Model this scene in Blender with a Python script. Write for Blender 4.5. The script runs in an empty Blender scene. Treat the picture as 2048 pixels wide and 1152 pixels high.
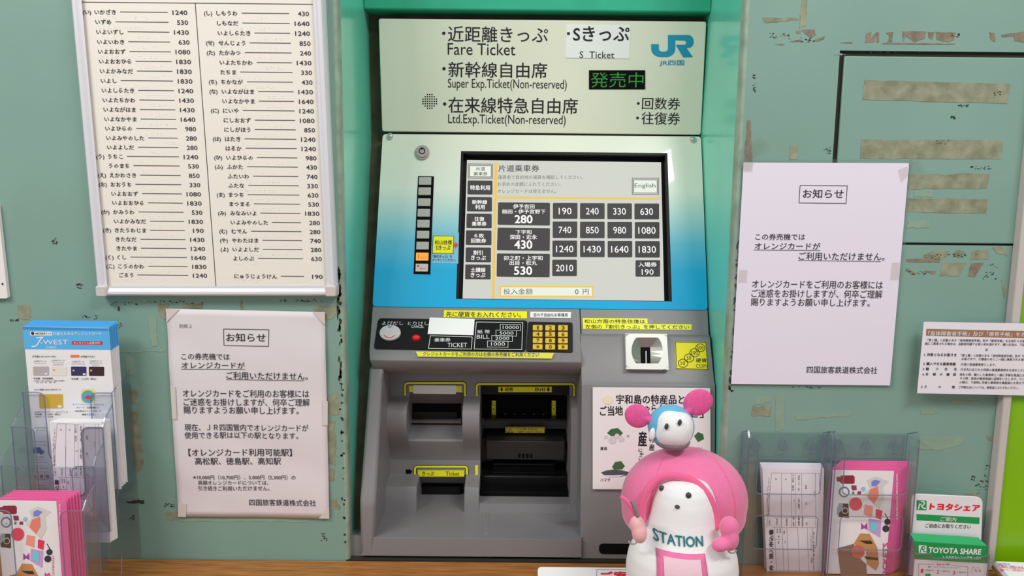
import bpy, bmesh, math, random
from mathutils import Vector, Matrix
random.seed(7)
SC = bpy.context.scene
COL = SC.collection

# ---------------------------------------------------------------- camera
F = 1500.0
CAM = Vector((0.0, -0.96, 1.4065))
PITCH, ROLL = math.radians(8.0), math.radians(0.55)
cd = bpy.data.cameras.new('camera'); cam = bpy.data.objects.new('camera', cd); COL.objects.link(cam)
cd.sensor_width = 36.0; cd.lens = F / 2048 * 36.0; cd.clip_start = 0.01
RM = Matrix.Rotation(math.pi / 2 - PITCH, 4, 'X') @ Matrix.Rotation(ROLL, 4, 'Z')
cam.matrix_world = Matrix.Translation(CAM) @ RM
SC.camera = cam
# ---------------------------------------------------------------- light
w = bpy.data.worlds.new('world'); SC.world = w; w.use_nodes = True
w.node_tree.nodes['Background'].inputs[0].default_value = (0.93, 0.96, 1.0, 1)
w.node_tree.nodes['Background'].inputs[1].default_value = 0.42
def area(name, loc, rot, sx, sy, power, col=(1, .98, .95)):
    l = bpy.data.lights.new(name, 'AREA'); l.shape = 'RECTANGLE'; l.size = sx; l.size_y = sy; l.energy = power; l.color = col
    o = bpy.data.objects.new(name, l); COL.objects.link(o); o.location = loc; o.rotation_euler = rot
    return o
area('ceiling_lamp_right', (0.85, -1.05, 2.60), (math.radians(32), 0, math.radians(38)), 0.9, 0.12, 13)
area('ceiling_lamp_left', (-1.25, -1.25, 2.60), (math.radians(36), 0, math.radians(-42)), 1.1, 0.16, 19)
SC.view_settings.view_transform = 'Standard'; SC.view_settings.look = 'None'
SC.cycles.transparent_max_bounces = 40
SC.view_settings.exposure = 0.12; SC.view_settings.gamma = 1.0; SC.view_settings.use_curve_mapping = False

# ---------------------------------------------------------------- geometry helpers
R3 = RM.to_3x3()
def ray(x, y): return R3 @ Vector(((x - 1024) / F, -(y - 576) / F, -1.0))
def onY(x, y, d):
    r = ray(x, y); t = (d - CAM.y) / r.y
    return CAM + r * t
def zy(y, d, x=1085): return onY(x, y, d).z
def proj(p):
    q = R3.transposed() @ (Vector(p) - CAM)
    return (1024 + F * q.x / -q.z, 576 - F * q.y / -q.z)
def Xat(x, d, z):
    X = 0.0
    for _ in range(6):
        a = proj((X, d, z))[0]; b = proj((X + .001, d, z))[0]
        X += (x - a) / (b - a) * .001
    return X
class Plane:
    def __init__(s, o, v=(0, 0, 1), u=(1, 0, 0)):
        s.o = Vector(o); s.u = Vector(u).normalized(); s.v = Vector(v).normalized(); s.n = s.u.cross(s.v).normalized()
    def ab(s, x, y):
        r = ray(x, y); t = (s.o - CAM).dot(s.n) / r.dot(s.n); p = CAM + r * t - s.o
        return (p.dot(s.u), p.dot(s.v))
    def pt(s, a, b, off=0): return s.o + s.u * a + s.v * b + s.n * off
    def P(s, x, y, off=0): a, b = s.ab(x, y); return s.pt(a, b, off)
    def shift(s, k): return Plane(s.o + s.n * k, s.v, s.u)
    def mpp(s, x, y):
        a = Vector(s.ab(x, y)); return (Vector(s.ab(x + 1, y)) - a).length, (Vector(s.ab(x, y - 1)) - a).length
def planeYZ(d1, y1, d2, y2, x=1085):      # plane through two heights, extruded along X
    a = onY(x, y1, d1); b = onY(x, y2, d2); b.x = a.x
    return Plane(b, a - b)
class G:
    def __init__(s): s.v = []; s.f = []; s.m = []; s.k = 0; s.cut = []
    def add(s, vs, fs):
        n = len(s.v); s.cut.append((n, len(s.f))); s.v += [tuple(v) for v in vs]; s.f += [tuple(i + n for i in f) for f in fs]; s.m += [s.k] * len(fs); return s
    def prism(s, pl, ab, o0, o1):         # polygon in plane coords, from offset o0 to o1
        ar = sum(ab[i][0] * ab[(i + 1) % len(ab)][1] - ab[(i + 1) % len(ab)][0] * ab[i][1] for i in range(len(ab)))
        if ar < 0: ab = ab[::-1]
        n = len(ab)
        if o0 == o1: return s.add([pl.pt(a, b, o1) for a, b in ab], [tuple(range(n))])
        vs = [pl.pt(a, b, o1) for a, b in ab] + [pl.pt(a, b, o0) for a, b in ab]
        fs = [tuple(range(n)), tuple(range(2 * n - 1, n - 1, -1))] + [(i, n + i, n + (i + 1) % n, (i + 1) % n) for i in range(n)]
        return s.add(vs, fs)
    def poly(s, pl, px, o0, o1): return s.prism(pl, [pl.ab(x, y) for x, y in px], o0, o1)
    def rr(s, pl, px, r, o0, o1, n=4):    # quad given by pixels with rounded corners (r in metres)
        return s.prism(pl, rnd([pl.ab(x, y) for x, y in px], r, n), o0, o1)
    def rect(s, pl, x0, y0, x1, y1, o0, o1, r=0):
        q = [(x0, y0), (x1, y0), (x1, y1), (x0, y1)]
        return s.rr(pl, q, r, o0, o1) if r else s.poly(pl, q, o0, o1)
    def disc(s, pl, x, y, rx, ry, o0, o1, n=24):
        a, b = pl.ab(x, y); mx, my = pl.mpp(x, y)
        return s.prism(pl, [(a + rx * mx * math.cos(t * 2 * math.pi / n), b + ry * my * math.sin(t * 2 * math.pi / n)) for t in range(n)], o0, o1)
    def dome(s, pl, x, y, rx, ry, h, o0=0, n=20, k=5):
        a, b = pl.ab(x, y); mx, my = pl.mpp(x, y); vs = []; fs = []
        for j in range(k):
            e = j / k * math.pi / 2
            for t in range(n):
                A = t * 2 * math.pi / n
                vs.append(pl.pt(a + rx * mx * math.cos(A) * math.cos(e), b + ry * my * math.sin(A) * math.cos(e), o0 + h * math.sin(e)))
        vs.append(pl.pt(a, b, o0 + h))
        for j in range(k - 1):
            for t in range(n): fs.append((j * n + t, j * n + (t + 1) % n, (j + 1) * n + (t + 1) % n, (j + 1) * n + t))
        for t in range(n): fs.append(((k - 1) * n + t, (k - 1) * n + (t + 1) % n, k * n))
        return s.add(vs, fs)
    def stroke(s, pl, px, wpx, o0, o1, closed=False):   # ribbon along a pixel path
        ab = [Vector(pl.ab(x, y)) for x, y in px]; mx = pl.mpp(*px[0])[0]; w = wpx * mx / 2
        return s.ribbon(pl, ab, w, o0, o1, closed)
    def ribbon(s, pl, ab, w, o0, o1, closed=False):
        n = len(ab); L = []; Rr = []
        for i, p in enumerate(ab):
            p = Vector(p)
            a = Vector(ab[i - 1]) if (i or closed) else None; c = Vector(ab[(i + 1) % n]) if (i < n - 1 or closed) else None
            d1 = (p - a).normalized() if a is not None else (c - p).normalized(); d2 = (c - p).normalized() if c is not None else d1
            m = (d1 + d2); m = m.normalized() if m.length > 1e-6 else d1; nr = Vector((-m.y, m.x)); k = w / max(.35, nr.dot(Vector((-d1.y, d1.x))))
            L.append(p + nr * k); Rr.append(p - nr * k)
        vs = [pl.pt(q.x, q.y, o1) for q in L] + [pl.pt(q.x, q.y, o1) for q in Rr] + [pl.pt(q.x, q.y, o0) for q in L] + [pl.pt(q.x, q.y, o0) for q in Rr]
        fs = []
        for i in range(n if closed else n - 1):
            j = (i + 1) % n; fs.append((i, n + i, n + j, j))
            if o0 != o1: fs += [(2 * n + j, 3 * n + j, 3 * n + i, 2 * n + i), (i, j, 2 * n + j, 2 * n + i), (n + j, n + i, 3 * n + i, 3 * n + j)]
        return s.add(vs, fs)
    def box(s, x0, x1, y0, y1, z0, z1):
        vs = [(x, y, z) for z in (z0, z1) for y in (y0, y1) for x in (x0, x1)]
        return s.add(vs, [(0, 2, 3, 1), (4, 5, 7, 6), (0, 1, 5, 4), (2, 6, 7, 3), (0, 4, 6, 2), (1, 3, 7, 5)])
    def tube(s, pts, r, n=8, closed=False):
        pts = [Vector(p) for p in pts]; N = len(pts); rs = r if isinstance(r, (list, tuple)) else [r] * N; vs = []; fs = []; up = None
        for i, p in enumerate(pts):
            a = pts[i - 1] if (i or closed) else p; c = pts[(i + 1) % N] if (i < N - 1 or closed) else p
            t = (c - a).normalized()
            if up is None: up = Vector((0, 0, 1)) if abs(t.z) < .9 else Vector((0, 1, 0))
            e = t.cross(up).normalized(); up = e.cross(t).normalized()
            for k in range(n):
                A = 2 * math.pi * k / n; vs.append(p + (e * math.cos(A) + up * math.sin(A)) * rs[i])
        for i in range(N if closed else N - 1):
            j = (i + 1) % N
            for k in range(n): fs.append((i * n + k, i * n + (k + 1) % n, j * n + (k + 1) % n, j * n + k))
        if not closed: fs += [tuple(range(n - 1, -1, -1)), tuple(range((N - 1) * n, N * n))]
        return s.add(vs, fs)
    def ell(s, c, r, nu=28, nv=16, fn=None, rot=None):     # ellipsoid, optionally reshaped by fn(unit vector)->unit vector
        vs = []; fs = []; c = Vector(c)
        def q(u):
            if fn: u = fn(u)
            p = Vector((u.x * r[0], u.y * r[1], u.z * r[2]))
            if rot: p = rot @ p
            return c + p
        vs.append(q(Vector((0, 0, -1))))
        for j in range(1, nv):
            e = -math.pi / 2 + math.pi * j / nv
            for i in range(nu):
                A = 2 * math.pi * i / nu; vs.append(q(Vector((math.cos(A) * math.cos(e), math.sin(A) * math.cos(e), math.sin(e)))))
        vs.append(q(Vector((0, 0, 1)))); top = len(vs) - 1
        for i in range(nu): fs.append((0, 1 + (i + 1) % nu, 1 + i)); fs.append((top, top - nu + i, top - nu + (i + 1) % nu))
        for j in range(nv - 2):
            for i in range(nu): a = 1 + j * nu; fs.append((a + i, a + (i + 1) % nu, a + nu + (i + 1) % nu, a + nu + i))
        return s.add(vs, fs)
    def loft(s, secs, back):               # secs: (y, xl, xr, d); front skin with side walls to depth 'back'
        XL = XR = 0; rows = []
        for y, xl, xr, d in secs:
            z = max(zy(y, d), globals().get('CZ', -9) + .0004)
            if xl is not None: XL = xl[0] if isinstance(xl, tuple) else Xat(xl, d, z)
            if xr is not None: XR = xr[0] if isinstance(xr, tuple) else Xat(xr, d, z)
            rows.append((XL, XR, d, z))
        vs = []; fs = []
        for XL, XR, d, z in rows: vs += [(XL, d, z), (XR, d, z), (XL, back, z), (XR, back, z)]
        n = len(rows)
        for i in range(n - 1):
            a, b = 4 * i, 4 * i + 4
            fs += [(a, b, b + 1, a + 1), (a + 2, b + 2, b, a), (a + 1, b + 1, b + 3, a + 3), (a + 3, b + 3, b + 2, a + 2)]
        e = 4 * n - 4
        fs += [(0, 1, 3, 2), (e, e + 2, e + 3, e + 1)]
        return s.add(vs, fs)
def rnd(ab, r, n=4):
    ab = [Vector(p) for p in ab]; out = []
    for i, p in enumerate(ab):
        a = ab[i - 1]; c = ab[(i + 1) % len(ab)]; rr_ = min(r, (a - p).length * .49, (c - p).length * .49)
        p0 = p + (a - p).normalized() * rr_; p1 = p + (c - p).normalized() * rr_
        for k in range(n + 1):
            t = k / n; out.append((p0 * (1 - t) ** 2 + p * 2 * t * (1 - t) + p1 * t * t))
    return [(q.x, q.y) for q in out]
# ---------------------------------------------------------------- text
_tc = {}
def glyphs(s, bold=0.0, res=2):
    k = (s, bold, res)
    if k in _tc: return _tc[k]
    c = bpy.data.curves.new('t', 'FONT'); c.body = s; c.resolution_u = res; c.fill_mode = 'FRONT'
    o = bpy.data.objects.new('t', c); COL.objects.link(o)
    dg = bpy.context.evaluated_depsgraph_get(); m = bpy.data.meshes.new_from_object(o.evaluated_get(dg))
    vs = [(v.co.x, v.co.y) for v in m.vertices]; fs = [tuple(p.vertices) for p in m.polygons]
    if m.polygons and m.polygons[0].normal.z < 0: fs = [f[::-1] for f in fs]
    if bold:            # heavier strokes: the same outlines struck three times, a hair apart
        n = len(vs); b_ = bold * .8; sh = ((-b_, -b_ * .5), (b_, -b_ * .5), (0, b_ * .9))
        vs = [(x + dx, y + dy) for dx, dy in sh for x, y in vs]; fs = [tuple(i + n * j for i in f) for j in range(3) for f in fs]
    bpy.data.objects.remove(o); bpy.data.curves.remove(c); bpy.data.meshes.remove(m)
    _tc[k] = (vs, fs); return _tc[k]
def put(g, pl, vs, fs, org, ux, uy, off, warp=None, layers=3):
    n = max(1, len(vs) // layers); lf = (lambda i: .00004 * (i // n)) if layers > 1 else (lambda i: 0)
    P = [pl.pt(org[0] + ux[0] * a + uy[0] * b, org[1] + ux[1] * a + uy[1] * b, off + lf(i)) for i, (a, b) in enumerate(vs)]
    if warp: P = [warp(p) for p in P]
    g.add(P, fs)
def T(g, pl, s, x0, y0, x1, y1, off=.0004, bold=0.0, res=2, dy=0.0, warp=None):
    """text whose ink box is the pixel box x0..x1, y0..y1 (dy: how much lower the right end is)"""
    vs, fs = glyphs(s, bold, res)
    if not vs: return
    mnx = min(v[0] for v in vs); mxx = max(v[0] for v in vs); mny = min(v[1] for v in vs); mxy = max(v[1] for v in vs)
    A = Vector(pl.ab(x0, y1)); B = Vector(pl.ab(x1, y1 + dy)); Cc = Vector(pl.ab((x0 + x1) / 2, y0)); D = Vector(pl.ab((x0 + x1) / 2, y1))
    U = B - A; H = (Cc - D).length; ud = U.normalized(); vd = Vector((-ud.y, ud.x))
    nv = [((a - mnx) / (mxx - mnx), (b - mny) / max(mxy - mny, 1e-6)) for a, b in vs]
    put(g, pl, nv, fs, A, U, vd * H, off, warp, 3 if bold else 1)
def TL(g, pl, s, a, b, em, sx=1.0, align='L', off=.0004, bold=0.0, res=1, ang=0.0):
    """text in plane metres: em size, stretch sx, anchored at (a,b) baseline"""
    vs, fs = glyphs(s, bold, res)
    if not vs: return 0
    mxx = max(v[0] for v in vs); mnx = min(v[0] for v in vs)
    sh = {'L': -mnx, 'R': -mxx, 'C': -(mxx + mnx) / 2}[align]
    c, s_ = math.cos(ang), math.sin(ang)
    put(g, pl, [(v[0] + sh, v[1]) for v in vs], fs, (a, b), (em * sx * c, em * sx * s_), (-em * s_, em * c), off, None, 3 if bold else 1)
    return (mxx - mnx) * em * sx
# ---------------------------------------------------------------- materials
def lin(c): return tuple((v / 255 / 12.92) if v / 255 <= .04045 else ((v / 255 + .055) / 1.055) ** 2.4 for v in c)
K = 0.80
_m = {}
def M(name, rgb, rough=.5, metal=0.0, noise=0.0, nscale=30, bump=0.0, bscale=200, rgb2=None, spec=.5, stretch=None, emit=0.0, sheen=0.0, thr=None, coat=0.0):
    if name in _m: return _m[name]
    m = bpy.data.materials.new(name); m.use_nodes = True; nt = m.node_tree; b = nt.nodes['Principled BSDF']
    col = [min(v / K, .95) for v in lin(rgb)] + [1]
    b.inputs['Base Color'].default_value = col; b.inputs['Roughness'].default_value = rough; b.inputs['Metallic'].default_value = metal
    b.inputs['Specular IOR Level'].default_value = spec
    if coat: b.inputs['Coat Weight'].default_value = coat; b.inputs['Coat Roughness'].default_value = .1
    if sheen: b.inputs['Sheen Weight'].default_value = sheen; b.inputs['Sheen Roughness'].default_value = .5
    tc = nt.nodes.new('ShaderNodeTexCoord'); src = tc.outputs['Object']
    if stretch:
        mp = nt.nodes.new('ShaderNodeMapping'); mp.inputs['Scale'].default_value = stretch; nt.links.new(src, mp.inputs[0]); src = mp.outputs[0]
    if noise:
        n = nt.nodes.new('ShaderNodeTexNoise'); n.inputs['Scale'].default_value = nscale; n.inputs['Detail'].default_value = 6; nt.links.new(src, n.inputs['Vector'])
        r = nt.nodes.new('ShaderNodeValToRGB'); t = thr or (.35, .65); r.color_ramp.elements[0].position = t[0]; r.color_ramp.elements[1].position = t[1]
        c2 = [min(v / K, .95) for v in lin(rgb2)] + [1] if rgb2 else [v * (1 - noise) for v in col[:3]] + [1]
        r.color_ramp.elements[0].color = c2; r.color_ramp.elements[1].color = col
        nt.links.new(n.outputs[0], r.inputs[0]); nt.links.new(r.outputs[0], b.inputs['Base Color'])
    if bump:
        n2 = nt.nodes.new('ShaderNodeTexNoise'); n2.inputs['Scale'].default_value = bscale; n2.inputs['Detail'].default_value = 3; nt.links.new(src, n2.inputs['Vector'])
        bp = nt.nodes.new('ShaderNodeBump'); bp.inputs['Strength'].default_value = bump; bp.inputs['Distance'].default_value = .001
        nt.links.new(n2.outputs[0], bp.inputs['Height']); nt.links.new(bp.outputs[0], b.inputs['Normal'])
    if emit:
        b.inputs['Base Color'].default_value = (.02, .02, .02, 1); b.inputs['Emission Color'].default_value = list(lin(rgb)) + [1]; b.inputs['Emission Strength'].default_value = emit
    _m[name] = m; return m
def clear(name, tint=(.93, .95, .99), fac=.10, rough=.08):
    tint = tuple(v ** .3 for v in tint)
    if name in _m: return _m[name]
    m = bpy.data.materials.new(name); m.use_nodes = True; nt = m.node_tree; nt.nodes.clear()
    o = nt.nodes.new('ShaderNodeOutputMaterial'); mx = nt.nodes.new('ShaderNodeMixShader'); tr = nt.nodes.new('ShaderNodeBsdfTransparent'); gl = nt.nodes.new('ShaderNodeBsdfGlossy')
    tr.inputs[0].default_value = (*tint, 1); gl.inputs['Roughness'].default_value = rough; gl.inputs[0].default_value = (.9, .93, 1, 1)
    lw = nt.nodes.new('ShaderNodeLayerWeight'); lw.inputs[0].default_value = .35
    pw = nt.nodes.new('ShaderNodeMath'); pw.operation = 'POWER'; pw.inputs[1].default_value = 4; nt.links.new(lw.outputs['Facing'], pw.inputs[0])
    ml = nt.nodes.new('ShaderNodeMath'); ml.operation = 'MULTIPLY'; ml.inputs[1].default_value = .5; nt.links.new(pw.outputs[0], ml.inputs[0])
    ad = nt.nodes.new('ShaderNodeMath'); ad.operation = 'ADD'; ad.inputs[1].default_value = fac; nt.links.new(ml.outputs[0], ad.inputs[0])
    nt.links.new(ad.outputs[0], mx.inputs[0]); nt.links.new(tr.outputs[0], mx.inputs[1]); nt.links.new(gl.outputs[0], mx.inputs[2]); nt.links.new(mx.outputs[0], o.inputs[0])
    _m[name] = m; return m
def edge_mat():
    m = bpy.data.materials.new('acrylic_edge'); m.use_nodes = True; nt = m.node_tree; b = nt.nodes['Principled BSDF']; o = nt.nodes['Material Output']
    b.inputs['Base Color'].default_value = (.27, .29, .38, 1); b.inputs['Roughness'].default_value = .12; tr = nt.nodes.new('ShaderNodeBsdfTransparent'); tr.inputs[0].default_value = (.85, .88, .95, 1)
    mx = nt.nodes.new('ShaderNodeMixShader'); mx.inputs[0].default_value = .55; nt.links.new(tr.outputs[0], mx.inputs[1]); nt.links.new(b.outputs[0], mx.inputs[2]); nt.links.new(mx.outputs[0], o.inputs[0]); return m
# ---------------------------------------------------------------- objects
def mesh(name, g, mat, loc=(0, 0, 0), smooth=False, bevel=0.0, bseg=2):
    me = bpy.data.meshes.new(name); l = Vector(loc)
    me.from_pydata([(v[0] - l.x, v[1] - l.y, v[2] - l.z) for v in g.v], [], g.f)
    for m in (mat if isinstance(mat, (list, tuple)) else [mat]): me.materials.append(m)
    if isinstance(mat, (list, tuple)): me.polygons.foreach_set('material_index', g.m)
    if smooth:
        me.polygons.foreach_set('use_smooth', [True] * len(me.polygons))
    me.validate(); me.update()
    o = bpy.data.objects.new(name, me); COL.objects.link(o)
    if bevel:
        b = o.modifiers.new('b', 'BEVEL'); b.width = bevel; b.segments = bseg; b.limit_method = 'ANGLE'; b.angle_limit = math.radians(40); b.harden_normals = False
        me.polygons.foreach_set('use_smooth', [True] * len(me.polygons))
        try: me.set_sharp_from_angle(angle=math.radians(35))
        except Exception: pass
    elif smooth == 'auto':
        me.set_sharp_from_angle(angle=math.radians(40))
    return o
def tag(o, label=None, cat=None, group=None, kind=None):
    if label: o['label'] = label
    if cat: o['category'] = cat
    if group: o['group'] = group
    if kind: o['kind'] = kind
    return o
class Thing:
    def __init__(s, name, label, cat, loc, group=None):
        s.e = bpy.data.objects.new(name, None); COL.objects.link(s.e); s.e.location = loc; s.e.empty_display_size = .02; s.loc = Vector(loc); tag(s.e, label, cat, group)
    def part(s, name, g, mat, parent=None, label=None, kind=None, each=False, **k):
        if each and len(g.cut) > 1:          # every line, box or button of a print becomes a part of its own
            cuts = g.cut + [(len(g.v), len(g.f))]
            for (v0, f0), (v1, f1) in zip(cuts, cuts[1:]):
                t = G(); t.v = g.v[v0:v1]; t.f = [tuple(i - v0 for i in f) for f in g.f[f0:f1]]; t.m = g.m[f0:f1]; t.cut = [(0, 0)]
                if t.f: o = s.part(name, t, mat, parent, label, kind, **k)
            return o
        o = mesh(name, g, mat, s.loc, **k); o.parent = parent or s.e
        if label: o['label'] = label
        if kind: o['kind'] = kind
        return o
def solo(name, g, mat, label, cat, loc=(0, 0, 0), group=None, kind=None, **k):
    o = mesh(name, g, mat, loc, **k); o.location = loc; return tag(o, label, cat, group, kind)
def struct(name, g, mat, parent=None, **k):
    o = mesh(name, g, mat, **k)
    if parent: o.parent = parent
    else: o['kind'] = 'structure'
    return o
def ragged(pl, px, amp, seed, n=7):
    rg = random.Random(seed); ab = [Vector(pl.ab(x, y)) for x, y in px]; out = []; m = pl.mpp(*px[0])[0] * amp
    for i, p in enumerate(ab):
        c = ab[(i + 1) % len(ab)]; L = (c - p); k = max(2, min(n, int(L.length / (m * 2.2 + 1e-6))))
        nr = Vector((-L.y, L.x)).normalized()
        for j in range(k): out.append(p + L * (j / k) + nr * (rg.uniform(-1, 1) * m if j else 0) + L * (rg.uniform(-.3, .3) / k if j else 0))
    return [(q.x, q.y) for q in out]

INK = M('black_ink', (28, 26, 30), .7); INKB = M('dark_ink', (48, 44, 50), .7); GREYINK = M('grey_ink', (110, 105, 112), .7)
PAPER = M('paper', (222, 216, 222), .75, bump=.25, bscale=35)
# ================================================================= THE SETTING
W0 = Plane((0, 0, 0))
CZ = onY(400, 1116.5, 0).z                                   # counter top
XE_L = onY(684, 420, 0).x; XE_R = onY(1470, 420, 0).x        # edges of the recess
TEALW = M('worn_green_paint', (125, 157, 145), .42, noise=.08, nscale=5, bump=.12, bscale=120, spec=.35)
TEALR = M('teal_gloss_paint', (104, 204, 180), .25, noise=.08, nscale=9, coat=.3)
EDGE = M('pale_worn_edge', (150, 170, 150), .5, noise=.3, nscale=40)
DARK = M('dark_gap', (42, 38, 30), .8)
OLIVE = M('olive_sealant', (84, 80, 58), .7, noise=.45, nscale=30, bump=.5, bscale=60)
RES = M('adhesive_residue', (146, 148, 124), .8, noise=.28, nscale=55, bump=.5, bscale=150, rgb2=(118, 120, 96))
RESD = M('brown_residue', (136, 124, 106), .85, noise=.35, nscale=90, bump=.6, bscale=150)
RESL = M('faint_residue', (134, 158, 138), .7, noise=.1, nscale=60)
CHIP = M('chip_dark', (52, 46, 34), .8); CHIPL = M('chip_primer', (168, 160, 138), .8)
BACKD = .34
# left wall
g = G(); g.box(-1.6, XE_L - .005, 0, .03, CZ - .3, 2.6)
wl = struct('wall_left', g, TEALW)
# right wall with the opening of the hatch
hx0 = onY(1667, 290, 0).x; hx1 = onY(2037, 470, 0).x; hz1 = onY(1850, 102.5, 0).z; hz0 = onY(1900, 490.5, 0).z
g = G(); a = XE_R + .005
g.box(a, hx0, 0, .03, CZ - .3, 2.6); g.box(hx1, 1.6, 0, .03, CZ - .3, 2.6); g.box(hx0, hx1, 0, .03, hz1, 2.6); g.box(hx0, hx1, 0, .03, CZ - .3, hz0)
wr = struct('wall_right', g, TEALW)
g = G(); g.box(hx0, hx1, .004, .034, hz0, hz1); struct('hatch_cavity', g, DARK, parent=wr)
g = G(); g.box(hx0 + .0062, hx1 - .004, -.001, .0038, hz0 + .0025, hz1 - .0066)
hd = struct('door_1', g, TEALW, bevel=.0015)
# recess: rounded corner strips, reveals, back, top infill
for nm, X, s in (('trim_1', XE_L, 1), ('trim_2', XE_R, -1)):
    g = G(); vs = []; fs = []; n = 8
    for z in (CZ, 2.6):
        for k in range(n + 1):
            A = k / n * math.pi / 2; vs.append((X - s * .005 + s * .005 * math.sin(A), .005 - .005 * math.cos(A), z))
        vs.append((X - s * .005, .03, z)); vs.append((X - s * .0005, .03, z)) if False else None
    m_ = n + 2
    for k in range(n): fs.append((k, k + 1, m_ + k + 1, m_ + k) if s > 0 else (m_ + k, m_ + k + 1, k + 1, k))
    g.add(vs, fs)
    g.box(min(X, X - s * .005), max(X, X - s * .005), .005, .018, CZ, 2.6)
    t = struct(nm, g, EDGE, smooth='auto')
    # chips of paint on the edge
    c = G(); c2 = G(); rg = random.Random(3 if s > 0 else 5)
    lo, hi = ((540, 1100) if s > 0 else (480, 790))
    for i in range(80):
        yy = lo + (hi - lo) * (rg.random() ** (1.6 if s > 0 else 1)); z = onY(700 if s > 0 else 1460, yy, 0).z
        hh = rg.uniform(.001, .0045) * (1.4 if yy < 760 else .6); ww = rg.uniform(.0008, .0022)
        cx = X - s * (.0045 + rg.uniform(0, .004))
        q = [(cx + ww * math.cos(2 * math.pi * k / 7) * rg.uniform(.6, 1.2), z + hh * math.sin(2 * math.pi * k / 7) * rg.uniform(.6, 1.2)) for k in range(7)]
        pl = Plane((0, 0, 0)); (c2 if rg.random() < .35 and s < 0 or rg.random() < .15 else c).prism(pl, q, -.003, .0004)
    struct('paint_chip', c, CHIP, parent=t)['kind'] = 'stuff'; struct('primer_chip', c2, CHIPL, parent=t)['kind'] = 'stuff'
g = G(); g.box(XE_L - .02, XE_L, .018, BACKD, CZ, 2.6); struct('trim_3', g, TEALR)
g = G(); g.box(XE_R, XE_R + .02, .018, BACKD, CZ, 2.6); struct('trim_4', g, TEALR)
g = G(); g.box(XE_L - .02, XE_R + .02, BACKD, BACKD + .02, CZ, 2.6); struct('wall_back', g, DARK)
# infill above the machine
g = G(); z = zy(21, .165); g.box(XE_L, XE_R, .165, BACKD, z, z + .5); struct('trim_5', g, M('teal_top', (48, 172, 138), .3, noise=.12, nscale=14), bevel=.002)
g = G(); z = zy(-420, .0); g.box(XE_L, XE_R, -.0, .165, z, z + .4); struct('ceiling_recess', g, TEALR)
bpy.data.objects['ceiling_recess'].name = 'trim_6'
# sealant behind the machine outline
g = G(); sec = [(18, .205), (268, .212), (600, .135), (700, .10), (760, .085), (1000, .04), (1116, .03)]
for A_, B_ in (((XE_L,), (XE_L + .032,)), ((XE_R - .032,), (XE_R,))): g.loft([(y, A_, B_, d) for y, d in sec], BACKD)
z = zy(18, .2); g.box(XE_L, XE_R, .205, BACKD, z - .03, z)
struct('trim_7', g, OLIVE)
# reveal lower body: vertical strip edge at wall base handled by wall
# counter
WOOD = M('brown_wood', (172, 112, 50), .35, noise=.45, nscale=6, stretch=(3, 40, 40), bump=.1, bscale=40, rgb2=(136, 84, 34), coat=.2)
g = G(); g.box(XE_L - .02, XE_R + .02, .0005, .34, CZ - .1, CZ); struct('trim_9', g, DARK)
g = G(); g.box(-1.5, 1.5, -.42, 0, CZ - .035, CZ)
cnt = solo('counter', g, WOOD, 'brown wood-grain counter ledge below the green wall and ticket machine', 'counter', bevel=.004)
g = G(); g.box(-1.5, 1.5, -.36, -.30, 0, CZ - .035); struct('trim_8', g, M('apron', (120, 125, 118), .6))
g = G(); g.box(-4, 4, -5, .4, -.02, 0); struct('floor', g, M('floor_tile', (150, 148, 140), .4, noise=.1, nscale=3))
# tape residue and old adhesive on the walls
def res(pl, px, mat, parent, seed, amp=1.2, off=.0004, nm='tape_residue', lab=None, n=9):
    g = G(); g.prism(pl, ragged(pl, px, amp, seed, n), -.0002, off); o = struct(nm, g, mat, parent=parent)
    if lab: o['label'] = lab
    return o
def q4(x0, y0, x1, y1, sk=0): return [(x0, y0), (x1, y0 + sk), (x1 - .05 * (y1 - y0), y1 + sk), (x0 - .05 * (y1 - y0), y1)]
D0 = Plane((0, -.001, 0))
res(D0, [(1729, 160), (2020, 168), (2014, 207.5), (1725, 199)], RES, hd, 1, .8, lab='wide faded strip of old tape residue')
res(D0, [(1723, 279), (2006, 280), (2002, 318), (1720, 317)], RES, hd, 2, .8)
res(D0, [(1818, 348), (1978, 348), (1973, 376), (1815, 378)], RES, hd, 3, 2)
res(D0, [(1815, 396), (1974, 398), (1972, 426), (1811, 424)], RES, hd, 4, 1.5)
res(D0, [(1828, 382), (1868, 382), (1866, 394), (1828, 393)], RESL, hd, 5)
res(D0, [(1818, 442), (1860, 441), (1858, 456), (1812, 455)], RESL, hd, 6)
for i, q in enumerate([[(1546, 78), (1553, 70), (1552, 76)], [(1580, 83), (1600, 79), (1603, 84)], [(1592, 62), (1600, 60), (1601, 66), (1593, 67)], [(1603, 60), (1628, 59), (1632, 70), (1622, 76), (1614, 70)], [(1628, 80), (1650, 72), (1648, 78), (1634, 83)],
        [(1680, 86), (1705, 84), (1704, 87)], [(1732, 68), (1742, 63), (1740, 82), (1751, 66), (1749, 84), (1730, 86)], [(1752, 66), (1758, 64), (1757, 85), (1753, 84)], [(1772, 65), (1786, 64), (1784, 84), (1774, 85), (1779, 74)],
        [(1805, 63), (1852, 63), (1850, 76), (1828, 84), (1812, 72), (1806, 84)], [(1855, 64), (1868, 64), (1864, 80), (1858, 76)], [(1871, 63), (1890, 65), (1898, 64), (1910, 64), (1908, 80), (1896, 84), (1874, 80)],
        [(1978, 64), (1990, 66), (1990, 84), (1982, 80)], [(2002, 70), (2028, 66), (2026, 73), (2004, 74)], [(2028, 66), (2060, 62), (2060, 86), (2028, 82)], [(1765, 86), (1830, 86), (1910, 87), (1908, 89), (1765, 88)], [(1550, 89), (1570, 88), (1566, 91)]]):
    res(W0, q, RESD, wr, 20 + i, .8, n=4)
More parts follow.
